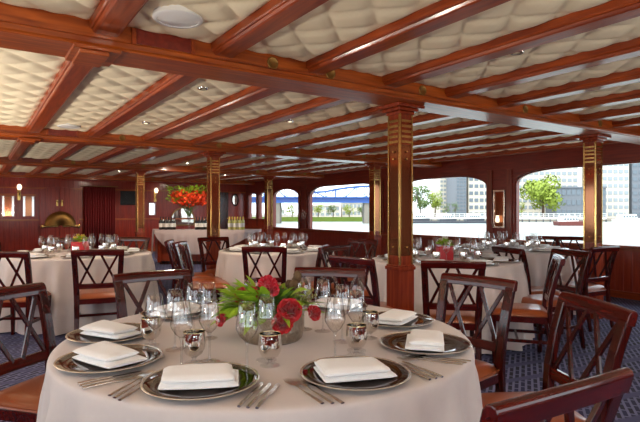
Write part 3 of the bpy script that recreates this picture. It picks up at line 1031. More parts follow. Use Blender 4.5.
# right table
cpx(350, 255, (.75, .75), 'dark brown chair left of the large near column, angled towards the right table')
cpx(364, 245, (1.0, -.2), 'dark chair directly left of the large near column, at the left of the right table')
cpx(453, 259, (.2, 1.0), 'dark cross-back chair turned away from the viewer in front of the red flower pot')
cpx(543, 247.5, (-.97, -.3), 'dark chair facing the right table, left of a chair seen obliquely')
chair_back(1.98, 4.20, (1.2, 4.45), 'dark chair seen obliquely at the right of the right table, its seat shining with daylight')
# far table
cpx(506, 246, (.95, .32), 'red-brown cross-back chair below the wine glasses between the right and far tables')
cpx(606, 245, (-.5, .9), 'dark chair half hidden behind the column by the right window')
cpx(540, 235, (-.1, -1.0), 'dark chair behind the far table, left of its neighbour under the window')
cpx(574, 235.5, (-.5, -.9), 'dark chair behind the far table, just left of the right column')

# ------------------------------------------------------------------ settings on the other tables
ORD = ['first', 'second', 'third', 'fourth', 'fifth', 'sixth', 'seventh', 'eighth', 'ninth', 'tenth', 'eleventh', 'twelfth', 'thirteenth', 'fourteenth', 'fifteenth', 'sixteenth', 'seventeenth', 'eighteenth', 'nineteenth', 'twentieth']
def setting(key, angles, Rr, glass_r=.34, goblets=True, napkin_=True):
    cl, cd = TB[key]
    items = dict(charger=[], napkin=[], wine=[], goblet=[])
    for a in angles:
        def P(r, t):
            c, s = math.cos(R(a)), math.sin(R(a))
            return (cl + r*c - t*s, cd + r*s + t*c, a)
        items['charger'].append(P(Rr-.2, 0)); items['napkin'].append(P(Rr-.2, 0))
        items['wine'] += [P(glass_r+.03, .07), P(glass_r-.06, .14)]
        items['goblet'].append(P(glass_r+.0, -.03))
    nouns = dict(charger='dark charger plate', napkin='folded white napkin', wine='clear wine glass', goblet='silver goblet')
    for k, lst in items.items():
        if k == 'goblet' and not goblets: continue
        lst.sort(key=lambda q: q[0]/q[1])
        n = len(lst)
        for i, (l, d, a) in enumerate(lst):
            wh = 'on the round table ' + WHERE[key]
            lb = '%s, %s from the left %s' % (nouns[k], ORD[i], wh)
            if i == n-1: lb = '%s, rightmost %s' % (nouns[k], wh)
            if i == 0: lb = '%s, leftmost %s' % (nouns[k], wh)
            hz = R(a)+PI/2-R(YAW)
            grp = {'charger': 'charger plates', 'napkin': 'folded napkins', 'wine': 'wine glasses', 'goblet': 'silver goblets'}[k] + ' ' + wh
            if k == 'charger': put(k, make_charger, LD(l, d, ZK), lb, hz, grp)
            elif k == 'napkin': napkin(LD(l, d, ZK+.0065), hz, lb, i+int(cl*10), grp, big=False)
            elif k == 'wine': put(k, make_wine_glass, LD(l, d, ZK), lb, 0, grp)
            else: put(k, make_goblet, LD(l, d, ZK), lb, 0, grp)
A8 = [-112, -67, -22, 23, 68, 113, 158, 203]
setting('left', A8, RT, .36)
setting('mid', A8, .72, .33)
setting('right', A8, .74, .33)
setting('far', A8, .74, .33)

def small_centrepiece(key, label, pot, bloom, seed, top=.13):
    l, d = TB[key]
    e = empty('potted_flowers', label, 'flower pot', LD(l, d, ZK), R(-YAW))
    bm = BM()
    box(bm, -.074, .074, -.074, .074, 0, .14)
    obj('pot', bm, pot, e, bevel=.008)
    rnd = random.Random(seed); bm = BM(); bl = BM()
    for k in range(46):
        a = rnd.uniform(0, 2*PI); el = rnd.uniform(.2, 1.3)
        dv = Vector((math.cos(a)*math.cos(el), math.sin(a)*math.cos(el), math.sin(el)))
        leaf(bm, Vector((0, 0, .135))+dv*.03, dv, rnd.uniform(.05, .1), .016, .3, rnd)
        if k % 4 == 0:
            c = Vector((0, 0, .145))+dv*rnd.uniform(.05, .08)
            for q in range(6):
                petal(bl, Matrix.Translation(c) @ Matrix.Rotation(q*PI/3, 4, 'Z') @ Matrix.Rotation(R(40), 4, 'X'), .014, .028, -.1)
    obj('leaves', bm, M['leaf'], e, smooth=True); obj('blossoms', bl, bloom, e, smooth=True)
small_centrepiece('right', 'square red pot of white flowers on the right table beyond the near column', M['red_pot'], M['white_flower'], 21)
small_centrepiece('left', 'small red pot with green leaves and yellow blooms on the left table', M['red_pot'], M['yellow'], 22)

# ------------------------------------------------------------------ the bar
Zb = .80
bl_, bd_ = (208-320)/F*11.9, 11.9
bar = empty('bar_counter', 'long wooden bar counter under a swagged grey cloth at the back of the room', 'bar', LD(bl_, bd_), R(-YAW))
# local x = to the viewer's right, local y = away
bx0, bx1 = -1.16, 1.12
bm = BM(); prism(bm, [(bx0, 0), (bx1-.25, -.02), (bx1, .3), (bx1, .62), (bx0-.28, .62)], .08, Zb-.03, 'Z')
obj('bar_front', bm, M['bar_wood'], bar, bevel=.01)
bm = BM(); prism(bm, [(bx0+.03, .03), (bx1-.27, .02), (bx1-.04, .3), (bx1-.04, .6), (bx0-.2, .6)], 0, .08, 'Z')
obj('plinth', bm, M['dark_wood'], bar)
bm = BM(); prism(bm, [(bx0-.03, -.03), (bx1-.24, -.05), (bx1+.03, .28), (bx1+.03, .66), (bx0-.33, .66)], Zb-.03, Zb, 'Z')
obj('bar_top', bm, M['bar_wood'], bar, bevel=.008)
for t in (0, .25, .5, .75):
    pass
bm = BM(); box(bm, bx0-.015, bx0+.045, -.02, .03, .05, Zb-.03); obj('corner_post', bm, M['column'], bar, bevel=.006)
# swagged cloth: top sheet plus hanging sides with a scalloped hem
bm = BM()
path = [(bx0-.36, .70)] + [(bx0-.36+.31*k/12, .70-.76*k/12) for k in range(1, 13)]
n1 = len(path)
path += [(bx0-.05+(bx1-.20-bx0)*k/60, -.062-.02*k/60) for k in range(1, 61)]
path += [(bx1-.25+.3*k/10, -.08+.35*k/10) for k in range(1, 11)] + [(bx1+.05, .27+.4*k/6) for k in range(1, 7)]
top, rows = [], []
hem = []
for i, (x, y) in enumerate(path):
    if i < n1:
        u = i/(n1-1); h = .58*(1-u**2.2)+.05
    else:
        u = (x-(bx0-.05))/(bx1-bx0)
        h = .06+.50*math.sin(PI*min(1, max(0, u))**.75)**.8 if 0 < u < 1 else .06
    hem.append(min(h, .6))
nr = 10
for j in range(nr+1):
    v = j/nr
    rows.append([bm.verts.new((x + (-.02 if i < n1 else 0)*v, y - (.03 + .018*math.sin(i*1.1)*v)*min(1, v*4), Zb+.006-hem[i]*v)) for i, (x, y) in enumerate(path)])
for a, b in zip(rows[:-1], rows[1:]):
    for i in range(len(path)-1): bm.faces.new((a[i], b[i], b[i+1], a[i+1]))
bm.faces.new(rows[0])
bc = obj('bar_cloth', bm, M['cloth_bar'], smooth=False, loc=LD(bl_, bd_)); bc.rotation_euler = (0, 0, R(-YAW))
tag(bc, 'grey pink cloth swagged along the front of the bar counter', 'tablecloth')
md = bc.modifiers.new('thick', 'SOLIDIFY'); md.thickness = .004; md.offset = 1

def barpos(px, d, z=Zb+.012): return PX(px, d, z)
def make_bottle(label, loc, glassm, cap):
    e = empty('wine_bottle', label, 'bottle', loc)
    bm = BM(); lathe(bm, [(0, 0), (.034, 0), (.037, .006), (.037, .18), (.034, .2), (.018, .23), (.014, .25), (.014, .30), (0, .30)], 20)
    obj('glass_body', bm, glassm, e, auto=40)
    bm = BM(); lathe(bm, [(.0378, .06), (.0382, .06), (.0382, .15), (.0378, .15)], 20, closed=True); obj('paper_label', bm, M['label'], e, auto=40)
    bm = BM(); lathe(bm, [(.0148, .245), (.0152, .303), (0, .304)], 14); obj('foil', bm, cap, e, auto=40)
    return e
b0 = None
for k in range(6):
    px = 160.5+2.75*k
    lb = 'dark wine bottle left of the vase on the bar, %s from left' % ORD[k]
    p = barpos(px, 11.98+.10*(k % 2))
    if b0 is None: b0 = make_bottle(lb, p, M['bottle_dark'], M['foil']); b0['group'] = 'dark wine bottles left of the vase'
    else: dup(b0, p, k*.5, lb, 'dark wine bottles left of the vase')
for k in range(4):
    px = 196.5+2.9*k
    dup(b0, barpos(px, 12.0+.09*(k % 2)), k*.6, 'dark wine bottle right of the vase on the bar, %s from left' % ORD[k], 'dark wine bottles right of the vase')
w0 = None
for k in range(6):
    px = 229.5+2.7*k
    lb = 'pale wine bottle on the bar right of the column, %s from the left' % ORD[k]
    p = barpos(px, 11.98+.1*(k % 2))
    if w0 is None: w0 = make_bottle(lb, p, M['bottle_white'], M['yellow']); w0['group'] = 'pale wine bottles on the bar'
    else: dup(w0, p, k*.5, lb, 'pale wine bottles on the bar')

# tall orange arrangement
v = empty('flower_vase', 'tall glass vase of orange blooms and green sprays standing on the bar', 'vase of flowers', barpos(189, 12.05), R(-YAW))
bm = BM(); lathe(bm, [(0, 0), (.06, 0), (.062, .008), (.03, .03), (.028, .2), (.05, .38), (.075, .46), (.072, .46), (.046, .38), (.024, .2), (0, .18)], 24)
obj('vase', bm, M['glass'], v, auto=50)
rnd = random.Random(12)
bm = BM()
for k in range(300):
    a = rnd.uniform(0, 2*PI); rr = math.sqrt(rnd.uniform(0, 1))
    x = .44*rr*math.cos(a); y = .36*rr*math.sin(a)
    z = .50+.42*rnd.uniform(.0, 1)*(1-.45*rr*rr) + .12*rr - .02
    s = rnd.uniform(.028, .05)
    Tm = Matrix.Translation((x, y, z)) @ Matrix.Rotation(rnd.uniform(0, 6.28), 4, 'Z') @ Matrix.Rotation(rnd.uniform(-1.2, 1.2), 4, 'X')
    for q in range(5):
        petal(bm, Tm @ Matrix.Rotation(q*2*PI/5, 4, 'Z') @ Matrix.Rotation(R(50), 4, 'X'), s*.55, s*1.2, -.2)
ob = obj('orange_blossoms', bm, M['orange'], v, smooth=True); ob['kind'] = 'stuff'
bm = BM()
for k in range(300):
    a = rnd.uniform(0, 2*PI); rr = math.sqrt(rnd.uniform(.0, 1))
    x = .5*rr*math.cos(a); y = .4*rr*math.sin(a)
    z = .80+.18*rnd.random()+.04*rr
    if rnd.random() < .25: z -= .22; x = -abs(x)
    leaf(bm, (x, y, z), (x+rnd.uniform(-.2, .2), y+rnd.uniform(-.2, .2), rnd.uniform(.1, .6)), rnd.uniform(.06, .12), rnd.uniform(.016, .028), .3, rnd)
ob = obj('green_sprays', bm, M['leaf'], v, smooth=True); ob['kind'] = 'stuff'
bm = BM()
for k in range(40):
    a = rnd.uniform(0, 2*PI); rr = rnd.uniform(.1, .4)
    sweep(bm, [(0, 0, .3), (rr*.4*math.cos(a), rr*.4*math.sin(a), .5), (rr*math.cos(a), rr*math.sin(a), .72)], .008, .008, Vector((1, 0, .1)), n=5)
obj('stems', bm, M['leaf_dark'], v)

# ------------------------------------------------------------------ things on the back wall
def bw(px, y=YF):       # X on the back wall seen at px
    t = (px-320)/F
    return y*(SN+CS*t)/(CS-SN*t)
def bwz(px, py, y=YF):
    t = (px-320)/F
    return H-(py-211)*(y/(CS-SN*t))/F
# panelled double doors with an arched head
x0, x1 = bw(39), bw(79); xm = (x0+x1)/2
door = bpy.data.objects.new('door_1', None); COL.objects.link(door); door.location = (xm, YF, 0); door['kind'] = 'structure'
hw = (x1-x0)/2
for s in (-1, 1):
    n = 12
    ar = [(s*hw*k/n, 1.93-.10*(k/n)**2) for k in range(n+1)]
    poly = [(s*.004, .02)] + [(max(.004, abs(a))*s, b) for a, b in ar] + [(s*hw, .02)]
    bm = BM(); prism(bm, poly, -.045, -.004, 'Y')
    lf = obj('door_leaf', bm, M['wall_x'], door, bevel=.006)
    bm = BM(); lathe(bm, [(0, .05), (.02, .045), (.026, .03), (.012, .015), (.012, 0)], 14)
    moved(bm, Matrix.Translation((s*.06, -.045, bwz(60, 202))) @ Matrix.Rotation(R(90), 4, 'X')); obj('door_knob', bm, M['brass'], lf, auto=50)
    bm = BM(); box(bm, *sorted((s*.035, s*.085)), -.055, -.045, bwz(60, 206), bwz(60, 200)); obj('finger_plate', bm, M['brass'], lf, bevel=.003)
# brass half-round plate with two round-ended bars
zp = bwz(60, 225.5)
hp = empty('brass_half_dome', 'half-round polished brass dome on the wooden double doors, above two brass bars', 'brass ornament', (xm+.02, YF-.05, zp))
bm = BM()
n = 24; rr = .40
lathe(bm, [(0, .0), (.10, .10), (.22, .13), (.33, .10), (rr, .02), (rr, 0)], 32, a0=0, a1=PI)
moved(bm, Matrix.Rotation(R(90), 4, 'X'))
obj('dome', bm, M['brass_dull'], hp, auto=40)
for s in (-1, 1):
    bm = BM(); sweep(bm, [(s*.06, -.05, -.02), (s*.46, -.05, -.02)], .05, .05, Vector((0, 0, 1)), n=12); obj('bar', bm, M['brass'], hp, auto=40)
    bm = BM(); lathe(bm, [(0, -.06), (.04, -.045), (.055, 0), (.04, .045), (0, .06)], 14, (s*.46, -.05, -.02)); obj('finial', bm, M['brass'], hp, auto=50)
# two framed mirrors and a globe sconce on the left
for k, (a, b, lb) in enumerate(((2, 14, 'left of the two upright framed mirrors on the wooden back wall'), (23, 34, 'right of the two upright framed mirrors on the wooden back wall, near the double doors'))):
    xa, xb = bw(a), bw(b); za, zt = bwz(10, 216), bwz(10, 196)
    e = empty('wall_mirror', lb, 'mirror', ((xa+xb)/2, YF, za))
    w = (xb-xa)/2
    bm = BM(); box(bm, -w+.05, w-.05, -.02, -.001, 0, zt-za); obj('mirror_glass', bm, M['mirror_dark'], e)
    for s in (-1, 1):
        bm = BM(); box(bm, *sorted((s*w, s*(w-.05))), -.03, 0, -.01, zt-za); obj('upright', bm, M['chrome'], e)
    bm = BM(); box(bm, -w-.05, w+.05, -.035, 0, zt-za, zt-za+.06); obj('frame_head', bm, M['beam_x'], e)
def sconce(px, py, label):
    e = empty('wall_sconce', label, 'wall lamp', (bw(px), YF, bwz(px, py)))
    bm = BM(); lathe(bm, [(0, 0), (.035, 0), (.06, .06), (.055, .11), (.03, .15), (0, .155)], 18, (0, -.14, 0)); obj('globe', bm, M['bulb'], e, auto=50)
    bm = BM(); sweep(bm, [(0, -.01, -.12), (0, -.1, -.14), (0, -.14, -.06), (0, -.14, 0)], .03, .03, Vector((1, 0, 0)), n=8); obj('arm', bm, M['brass'], e, auto=40)
    bm = BM(); box(bm, -.04, .04, -.015, 0, -.28, .02); obj('back_plate', bm, M['brass'], e, bevel=.008)
sconce(19, 190, 'brass wall lamp with a white globe between the two mirrors at the far left')
sconce(155, 193, 'brass wall lamp with a white globe left of the orange flowers')
# curtain
xa, xb = bw(83), bw(114)
bm = BM(); n = 90; A, Bv = [], []
for i in range(n+1):
    x = xa+(xb-xa)*i/n; y = YF-.14+.05*math.sin(i*.9)+.02*math.sin(i*.37)
    A.append(bm.verts.new((x, y, .03))); Bv.append(bm.verts.new((x, y, 1.95)))
for i in range(n): bm.faces.new((A[i], A[i+1], Bv[i+1], Bv[i]))
cu = obj('curtain', bm, M['curtain'], smooth=True)
md = cu.modifiers.new('thick', 'SOLIDIFY'); md.thickness = .006
tag(cu, 'dark red pleated curtain hanging beside the wooden double doors', 'curtain')
bm = BM(); sweep(bm, [(xa-.08, YF-.14, 1.965), (xb+.08, YF-.14, 1.965)], .025, .025, Vector((0, 0, 1)), n=10)
for xx in (xa-.04, xb+.04): box(bm, xx-.01, xx+.01, YF-.14, YF, 1.955, 1.975)
tag(obj('curtain_rod', bm, M['brass_dull'], auto=40), 'thin brass rod carrying the red curtain', 'curtain rod')
# television
xa, xb = bw(120), bw(137); za, zt = bwz(128, 205), bwz(128, 191)
tv = empty('television', 'black flat television on the wooden back wall, left of the slim brass column', 'television', ((xa+xb)/2, YF, za))
w = (xb-xa)/2
bm = BM(); box(bm, -w, w, -.07, -.02, 0, zt-za); obj('housing', bm, M['black'], tv, bevel=.006)
bm = BM(); box(bm, -w+.02, w-.02, -.073, -.07, .02, zt-za-.02); obj('screen', bm, M['black'], tv)
bm = BM(); box(bm, -.1, .1, -.02, 0, .1, zt-za-.1); obj('wall_bracket', bm, M['black'], tv)
# arched mirror behind the bar
def arched_mirror(px, w, z0, z1, label):
    e = empty('arched_mirror', label, 'mirror', (bw(px), YF, z0))
    n = 20; h = z1-z0
    poly = [(-w, 0)] + [(-w*math.cos(PI*k/n), h-w+w*math.sin(PI*k/n)) for k in range(n+1)] + [(w, 0)]
    bm = BM(); prism(bm, poly, -.025, -.001, 'Y'); obj('mirror_glass', bm, M['mirror'], e)
    bm = BM(); sweep(bm, [(p[0], -.025, p[1]) for p in poly]+[(-w, -.025, 0)], .05, .03, Vector((0, 1, 0))); obj('mirror_frame', bm, M['brass_dull'], e)
arched_mirror(182.5, .38, .80, bwz(182, 208), 'bright arched mirror on the back wall behind the vase')
# oval mirror
e = empty('oval_mirror', 'small oval mirror on the dark wood of the back wall, right of the pale bottles', 'mirror', (bw(235), YF, bwz(235, 200)))
bm = BM(); lathe(bm, [(0, .018), (.13, .018), (.15, .0)], 28); moved(bm, Matrix.Diagonal((.75, 1, 1.25, 1)) @ Matrix.Rotation(R(90), 4, 'X')); obj('mirror_glass', bm, M['mirror'], e, auto=30)
bm = BM(); lathe(bm, [(.13, .0), (.13, .03), (.155, .035), (.175, .02), (.175, 0)], 28); moved(bm, Matrix.Diagonal((.75, 1, 1.25, 1)) @ Matrix.Rotation(R(90), 4, 'X')); obj('mirror_frame', bm, M['dark_wood'], e, auto=40)
# dark panelled doors at the right of the back wall
dr = bpy.data.objects.new('door_2', None); COL.objects.link(dr); dr.location = ((bw(212)+bw(228))/2, YF, 0); dr['kind'] = 'structure'
w = (bw(228)-bw(212))/2
bm = BM(); box(bm, -w, w, -.04, -.002, 0, 1.88); obj('door_leaf', bm, M['dark_wood'], dr, bevel=.005)
for s in (0, 1):
    bm = BM(); box(bm, -w+.1, w-.1, -.05, -.04, .2+.85*s, .95+.8*s); obj('door_panel', bm, M['dark_wood'], dr, bevel=.008)
bm = BM(); lathe(bm, [(0, .05), (.02, .04), (.01, .015), (.01, 0)], 12); moved(bm, Matrix.Translation((w-.06, -.04, 1.0)) @ Matrix.Rotation(R(90), 4, 'X')); obj('door_knob', bm, M['brass'], dr, auto=50)

# ------------------------------------------------------------------ ceiling fittings
def ceil_xy(px, py, dz=1.0):
    d = dz*F/(211-py); p = PX(px, d); return p.x, p.y
for px, py, lb in ((178, 19, 'round white ceiling speaker at the top left, in front of the nearest girder'), (69, 126.5, 'round white ceiling speaker in the second bay, above the left table')):
    x, y = ceil_xy(px, py)
    e = empty('ceiling_speaker', lb, 'ceiling speaker', (x, y, ZC-.004))
    bm = BM(); lathe(bm, [(0, -.022), (.10, -.022), (.105, -.020), (.105, .01)], 36); obj('grille', bm, M['white_paint'], e, auto=40)
    bm = BM(); lathe(bm, [(.105, -.024), (.122, -.023), (.128, -.018), (.128, .012), (.105, .012)], 36, closed=True); obj('bezel', bm, M['white_paint'], e, auto=40)
dl = None
DLS = [(203, 88.5, 'just behind the nearest girder'), (517, 52.5, 'at the upper right'), (146, 123, 'second from the left in the second bay'), (290, 121.5, 'by the near column')]
for px, py, lb in DLS:
    x, y = ceil_xy(px, py)
    lb = 'small chrome recessed downlight in the quilted ceiling, ' + lb
    if dl is None:
        dl = empty('ceiling_downlight', lb, 'ceiling light', (x, y, ZC-.012))
        bm = BM(); lathe(bm, [(.026, .02), (.026, -.012), (.040, -.014), (.045, -.006), (.045, .02)], 24, closed=True); obj('chrome_ring', bm, M['chrome'], dl, auto=40)
        bm = BM(); lathe(bm, [(0, .0), (.026, .0)], 20); obj('lens', bm, M['down_lens'], dl)
    else: dup(dl, (x, y, ZC-.012), 0, lb)
DLB = [(1.27, 13.6, 'before the double doors'), (2.98, 13.4, 'before the television'), (3.67, 10.4, 'before the bar flowers'), (5.72, 13.2, 'above the right end of the bar')]  # extra fittings added to light the back wall and the bar flowers
for x, y, lb in DLB: dup(dl, (x, y, ZC-.012), 0, 'small chrome downlight added far back in the ceiling, ' + lb)

# ------------------------------------------------------------------ outside: river, far bank, bridge
ZW = -1.9
X0 = plain('river water', (150, 158, 156), .3, noise=.06, nscale=.15, bump=.5, bscale=.9)
X0.node_tree.nodes['Principled BSDF'].inputs['Specular IOR Level'].default_value = .12
bm = BM()
for (a, b, c, d) in ((XR+.6, 700, -500, 700), (-500, XL-.6, -500, 700), (XL-.6, XR+.6, YF+1.5, 700), (XL-.6, XR+.6, -500, YB-4)):
    v = [bm.verts.new(p) for p in ((a, c, ZW), (b, c, ZW), (b, d, ZW), (a, d, ZW))]; bm.faces.new(v)
tag(obj('river', bm, X0), kind='structure')
# hull of the boat, below and around the saloon
bm = BM(); box(bm, XL-.55, XR+.55, YB-3.6, YF+1.4, ZW-.3, -.09)
structure('hull', bm, M['white_paint'])

MB = {}
MB['stone'] = plain('quay stone', (124, 118, 108), .85, noise=.2, nscale=.4)
MB['build_w'] = plain('pale facade', (196, 190, 176), .8, noise=.05, nscale=.2)
MB['build_g'] = plain('grey tower facade', (104, 110, 118), .6)
MB['glazing'] = plain('office glazing', (96, 108, 118), .15)
MB['glazing_l'] = plain('pale office glazing', (140, 150, 156), .2)
MB['tree'] = plain('tree leaves', (128, 146, 44), .6, noise=.3, nscale=.6)
MB['tree_d'] = plain('dark tree leaves', (84, 108, 52), .6, noise=.3, nscale=.6)
MB['trunk'] = plain('tree trunk', (84, 66, 50), .9)
MB['grass'] = plain('bank grass', (92, 112, 38), .9, noise=.15, nscale=.5)
MB['blue'] = plain('blue bridge paint', (36, 72, 138), .45)
MB['blue_l'] = plain('light blue bridge paint', (48, 90, 156), .45)
MB['boat_w'] = plain('white boat paint', (238, 238, 234), .35)
MB['boat_d'] = plain('dark boat hull', (52, 56, 64), .4)
MB['red'] = plain('red oxide paint', (96, 40, 34), .6)

D = 150.
def O(px, d=D, z=0): return PX(px, d, z)
def zat(py, d=D): return H-(py-211)*d/F
def oriented(name, px, d, label, cat, group=None):
    return empty(name, label, cat, PX(px, d, ZW), R(-YAW), group)
def m_at(px0, px1, d): return (px1-px0)/F*d

# quay wall and promenade on the far bank
bm = BM(); box(bm, -260, 330, 0, 200, -.5, zat(219.5)-ZW)
q = structure('quay', bm, MB['stone']); q.location = PX(320, D+2, ZW); q.rotation_euler = (0, 0, R(-YAW))
bm = BM(); box(bm, -75, 20, -.8, 0, zat(222)-ZW, zat(217)-ZW)
q2 = structure('grass_bank', bm, MB['grass']); q2.location = PX(320, D+2, ZW); q2.rotation_euler = (0, 0, R(-YAW))
zq = zat(219.5)-ZW

def building(px0, px1, ytop, d, label, wall, glaz, floors, cols, depth=14, ground=True):
    pc = (px0+px1)/2; w = m_at(px0, px1, d)/2; h = zat(ytop, d)-ZW
    e = oriented('office_building', pc, d, label, 'building')
    bm = BM(); box(bm, -w, w, 0, depth, zq-.2, h); obj('facade', bm, wall, e)
    fh = (h-zq)/floors
    k = 0
    for fl_ in range(floors):
        z0 = zq+fh*(fl_+.32); z1 = zq+fh*(fl_+.82)
        bm = BM()
        cw = 2*w/cols
        for c in range(cols): box(bm, -w+cw*(c+.14), -w+cw*(c+.86), -.12, .05, z0, z1)
        obj('window_band', bm, glaz, e)
    bm = BM(); box(bm, -w-.2, w+.2, -.3, depth, h, h+.5); obj('parapet', bm, wall, e)
    return e
building(456.5, 466.5, 170, D+24, 'grey glass tower on the far bank, seen through the window right of the near column', MB['build_g'], MB['glazing'], 14, 3)
building(468.5, 500, 176, D+26, 'white office block on the far bank right of the grey tower', MB['build_w'], MB['glazing'], 6, 6)
building(440, 456, 150, D+40, 'pale slab block on the far bank left of the grey tower', MB['build_w'], MB['glazing_l'], 16, 5)
building(500, 578, 150, D+34, 'long white office block behind the bright green tree', MB['build_w'], MB['glazing_l'], 10, 14)
building(556, 606, 188, D+20, 'low glazed pavilion on the far bank right of the green tree', MB['build_g'], MB['glazing'], 3, 10, depth=8)
building(602, 629, 140, D+28, 'white apartment block with balconies seen right of the mirrored column', MB['build_w'], MB['glazing_l'], 11, 5)
building(632, 668, 120, D+28, 'tall grey block at the right edge of the window view', MB['build_g'], MB['glazing'], 14, 6)
building(300, 340, 206, D+50, 'pale low building beyond the blue bridge, left', MB['build_w'], MB['glazing_l'], 2, 8)
building(342, 372, 203, D+55, 'pale low building beyond the blue bridge, right', MB['build_w'], MB['glazing_l'], 2, 8)

def tree(px, ybase, ytop, wpx, d, label, mat, seed, n=1100, group=None):
    e = oriented('tree', px, d, label, 'tree', group)
    zb, zt = zq, zat(ytop, d)-ZW
    w = m_at(0, wpx, d)/2; hh = zt-zb
    rnd = random.Random(seed)
    bm = BM(); sweep(bm, [(0, 0, zb-.1), (.1, 0, zb+hh*.3), (0, .1, zb+hh*.6)], w*.14, w*.14, Vector((1, 0, 0)), taper=[1.2, .8, .4], n=8)
    for k in range(7):
        a = rnd.uniform(0, 6.28)
        sweep(bm, [(0, 0, zb+hh*.35), (w*.4*math.cos(a), w*.4*math.sin(a), zb+hh*.6), (w*.65*math.cos(a), w*.65*math.sin(a), zb+hh*.75)], w*.05, w*.05, Vector((1, 0, .2)), taper=[1, .7, .3], n=5)
    obj('trunk', bm, MB['trunk'], e)
    bm = BM()
    cl = [(rnd.uniform(-.6, .6)*w, rnd.uniform(-.6, .6)*w, zb+hh*rnd.uniform(.38, .84), rnd.uniform(.3, .5)*w) for _ in range(15)]
    for k in range(n):
        cx, cy, cz, cr = cl[k % len(cl)]
        v3 = Vector((rnd.gauss(0, 1), rnd.gauss(0, 1), rnd.gauss(0, 1))).normalized()*cr*rnd.uniform(.6, 1.05)
        c = Vector((cx, cy, cz))+v3
        s = w*rnd.uniform(.05, .10)
        nrm = (v3.normalized()+Vector((rnd.uniform(-.6, .6),)*3)).normalized()
        t1 = nrm.orthogonal().normalized(); t2 = nrm.cross(t1)
        vs = [bm.verts.new(c+t1*s*a_+t2*s*b_) for a_, b_ in ((-1, 0), (0, -.6), (1, 0), (0, .6))]
        bm.faces.new(vs)
    obj('crown', bm, mat, e)
tree(543, 215, 176, 40, D+12, 'large bright green tree on the far bank, left of the mirrored column', MB['tree'], 1, 2600)
tree(521, 215, 199, 11, D+10, 'small green tree on the far bank beside the large bright one', MB['tree'], 2, 600)
tree(420, 213, 183, 24, D+10, 'dark green tree on the far bank, nearest the large near column', MB['tree_d'], 3, 1500)
tree(435, 213, 187, 20, D+17, 'mid green tree on the far bank, second from the near column', MB['tree'], 4, 1200)
tree(446, 213, 201, 10, D+8, 'small dark tree on the far bank left of the grey tower', MB['tree_d'], 5, 500)
tree(455, 213, 200, 9, D+12, 'small dark tree on the far bank at the foot of the grey tower', MB['tree_d'], 6, 500)
for k, px in enumerate((281, 292, 306, 318, 333, 349, 362, 374)):
    tree(px, 216, 202.5+(k % 3), 15, D+14+5*(k % 2), 'tree %s from the left in the row under the blue bridge' % ORD[k], MB['tree'] if k % 2 else MB['tree_d'], 10+k, 500, 'trees under the blue bridge')

# blue truss bridge
db = D-18
br = oriented('bridge', 320, db, 'blue steel truss bridge across the river, seen through the far windows', 'bridge')
xa, xb = m_at(320, 215, db), m_at(320, 400, db)
zd0, zd1 = zat(202.5, db)-ZW, zat(197.5, db)-ZW
bm = BM(); box(bm, xa, xb, -3, 3, zd0, zd1); obj('deck_girder', bm, MB['blue'], br)
bm = BM(); box(bm, xa, xb, -3.3, -3, zd0-.15, zd0+.12); box(bm, xa, xb, -3.3, -3, zd1-.15, zd1+.1); obj('flange', bm, MB['blue_l'], br)
bm = BM()
x = xa; k = 0; step = 2.6; sp = 27.0
def tz(x): return zd1 + 1.0+1.9*abs(math.sin(PI*(x-xa)/sp))**.8
while x < xb-step:
    for yy in (-2.9, 2.9):
        sweep(bm, [(x, yy, tz(x)), (x+step, yy, tz(x+step))], .3, .3, Vector((0, 1, 0)))
        sweep(bm, [(x, yy, zd1), (x, yy, tz(x))], .18, .18, Vector((0, 1, 0)))
        if k % 2: sweep(bm, [(x, yy, zd1), (x+step, yy, tz(x+step))], .16, .16, Vector((0, 1, 0)))
        else: sweep(bm, [(x, yy, tz(x)), (x+step, yy, zd1)], .16, .16, Vector((0, 1, 0)))
    x += step; k += 1
obj('truss', bm, MB['blue_l'], br)
for px in (276, 368, 215, 399):
    xx = m_at(320, px, db)
    bm = BM(); box(bm, xx-1.2, xx+1.2, -3, 3, -.5, zd0); obj('pier', bm, MB['stone'], br)

# boats moored along the far bank
def boat(px, wpx, d, ytop, label, hullm, deckm):
    e = oriented('moored_boat', px, d, label, 'boat')
    w = m_at(0, wpx, d)/2; h = (zat(ytop, d)-ZW)
    bm = BM(); prism(bm, [(-w*.94, -.2), (w*.85, -.2), (w, h*.42), (-w, h*.36)], -1.6, 1.6, 'Y'); obj('hull', bm, hullm, e, bevel=.1)
    bm = BM(); prism(bm, [(-w*.7, h*.36), (w*.55, h*.38), (w*.42, h*.8), (-w*.66, h*.8)], -1.2, 1.2, 'Y'); obj('cabin', bm, deckm, e, bevel=.08)
    bm = BM()
    for q in range(5):
        xx = -w*.58+q*w*.22
        box(bm, xx, xx+w*.15, -1.25, 1.25, h*.5, h*.68)
    obj('cabin_window', bm, MB['glazing'], e)
    bm = BM(); sweep(bm, [(-w*.1, 0, h*.8), (-w*.1, 0, h*1.05)], .12, .12, Vector((1, 0, 0)), n=6); obj('mast', bm, MB['boat_w'], e)
boat(420, 18, D-12, 212, 'white river boat moored on the far bank next to the near column', MB['boat_d'], MB['boat_w'])
boat(447, 17, D-14, 212.5, 'white river boat moored at the foot of the grey tower', MB['boat_d'], MB['boat_w'])
boat(474, 18, D-14, 212, 'white river boat moored left of the window pier', MB['boat_d'], MB['boat_w'])
boat(569, 26, D-40, 214.5, 'dark-hulled boat on the river left of the mirrored column', MB['red'], MB['boat_w'])
boat(628, 26, D-20, 212, 'white river boat at the right edge of the window view', MB['boat_w'], MB['boat_w'])
bm = BM(); box(bm, -12.5, 12.5, -1, 1, .0, .55)
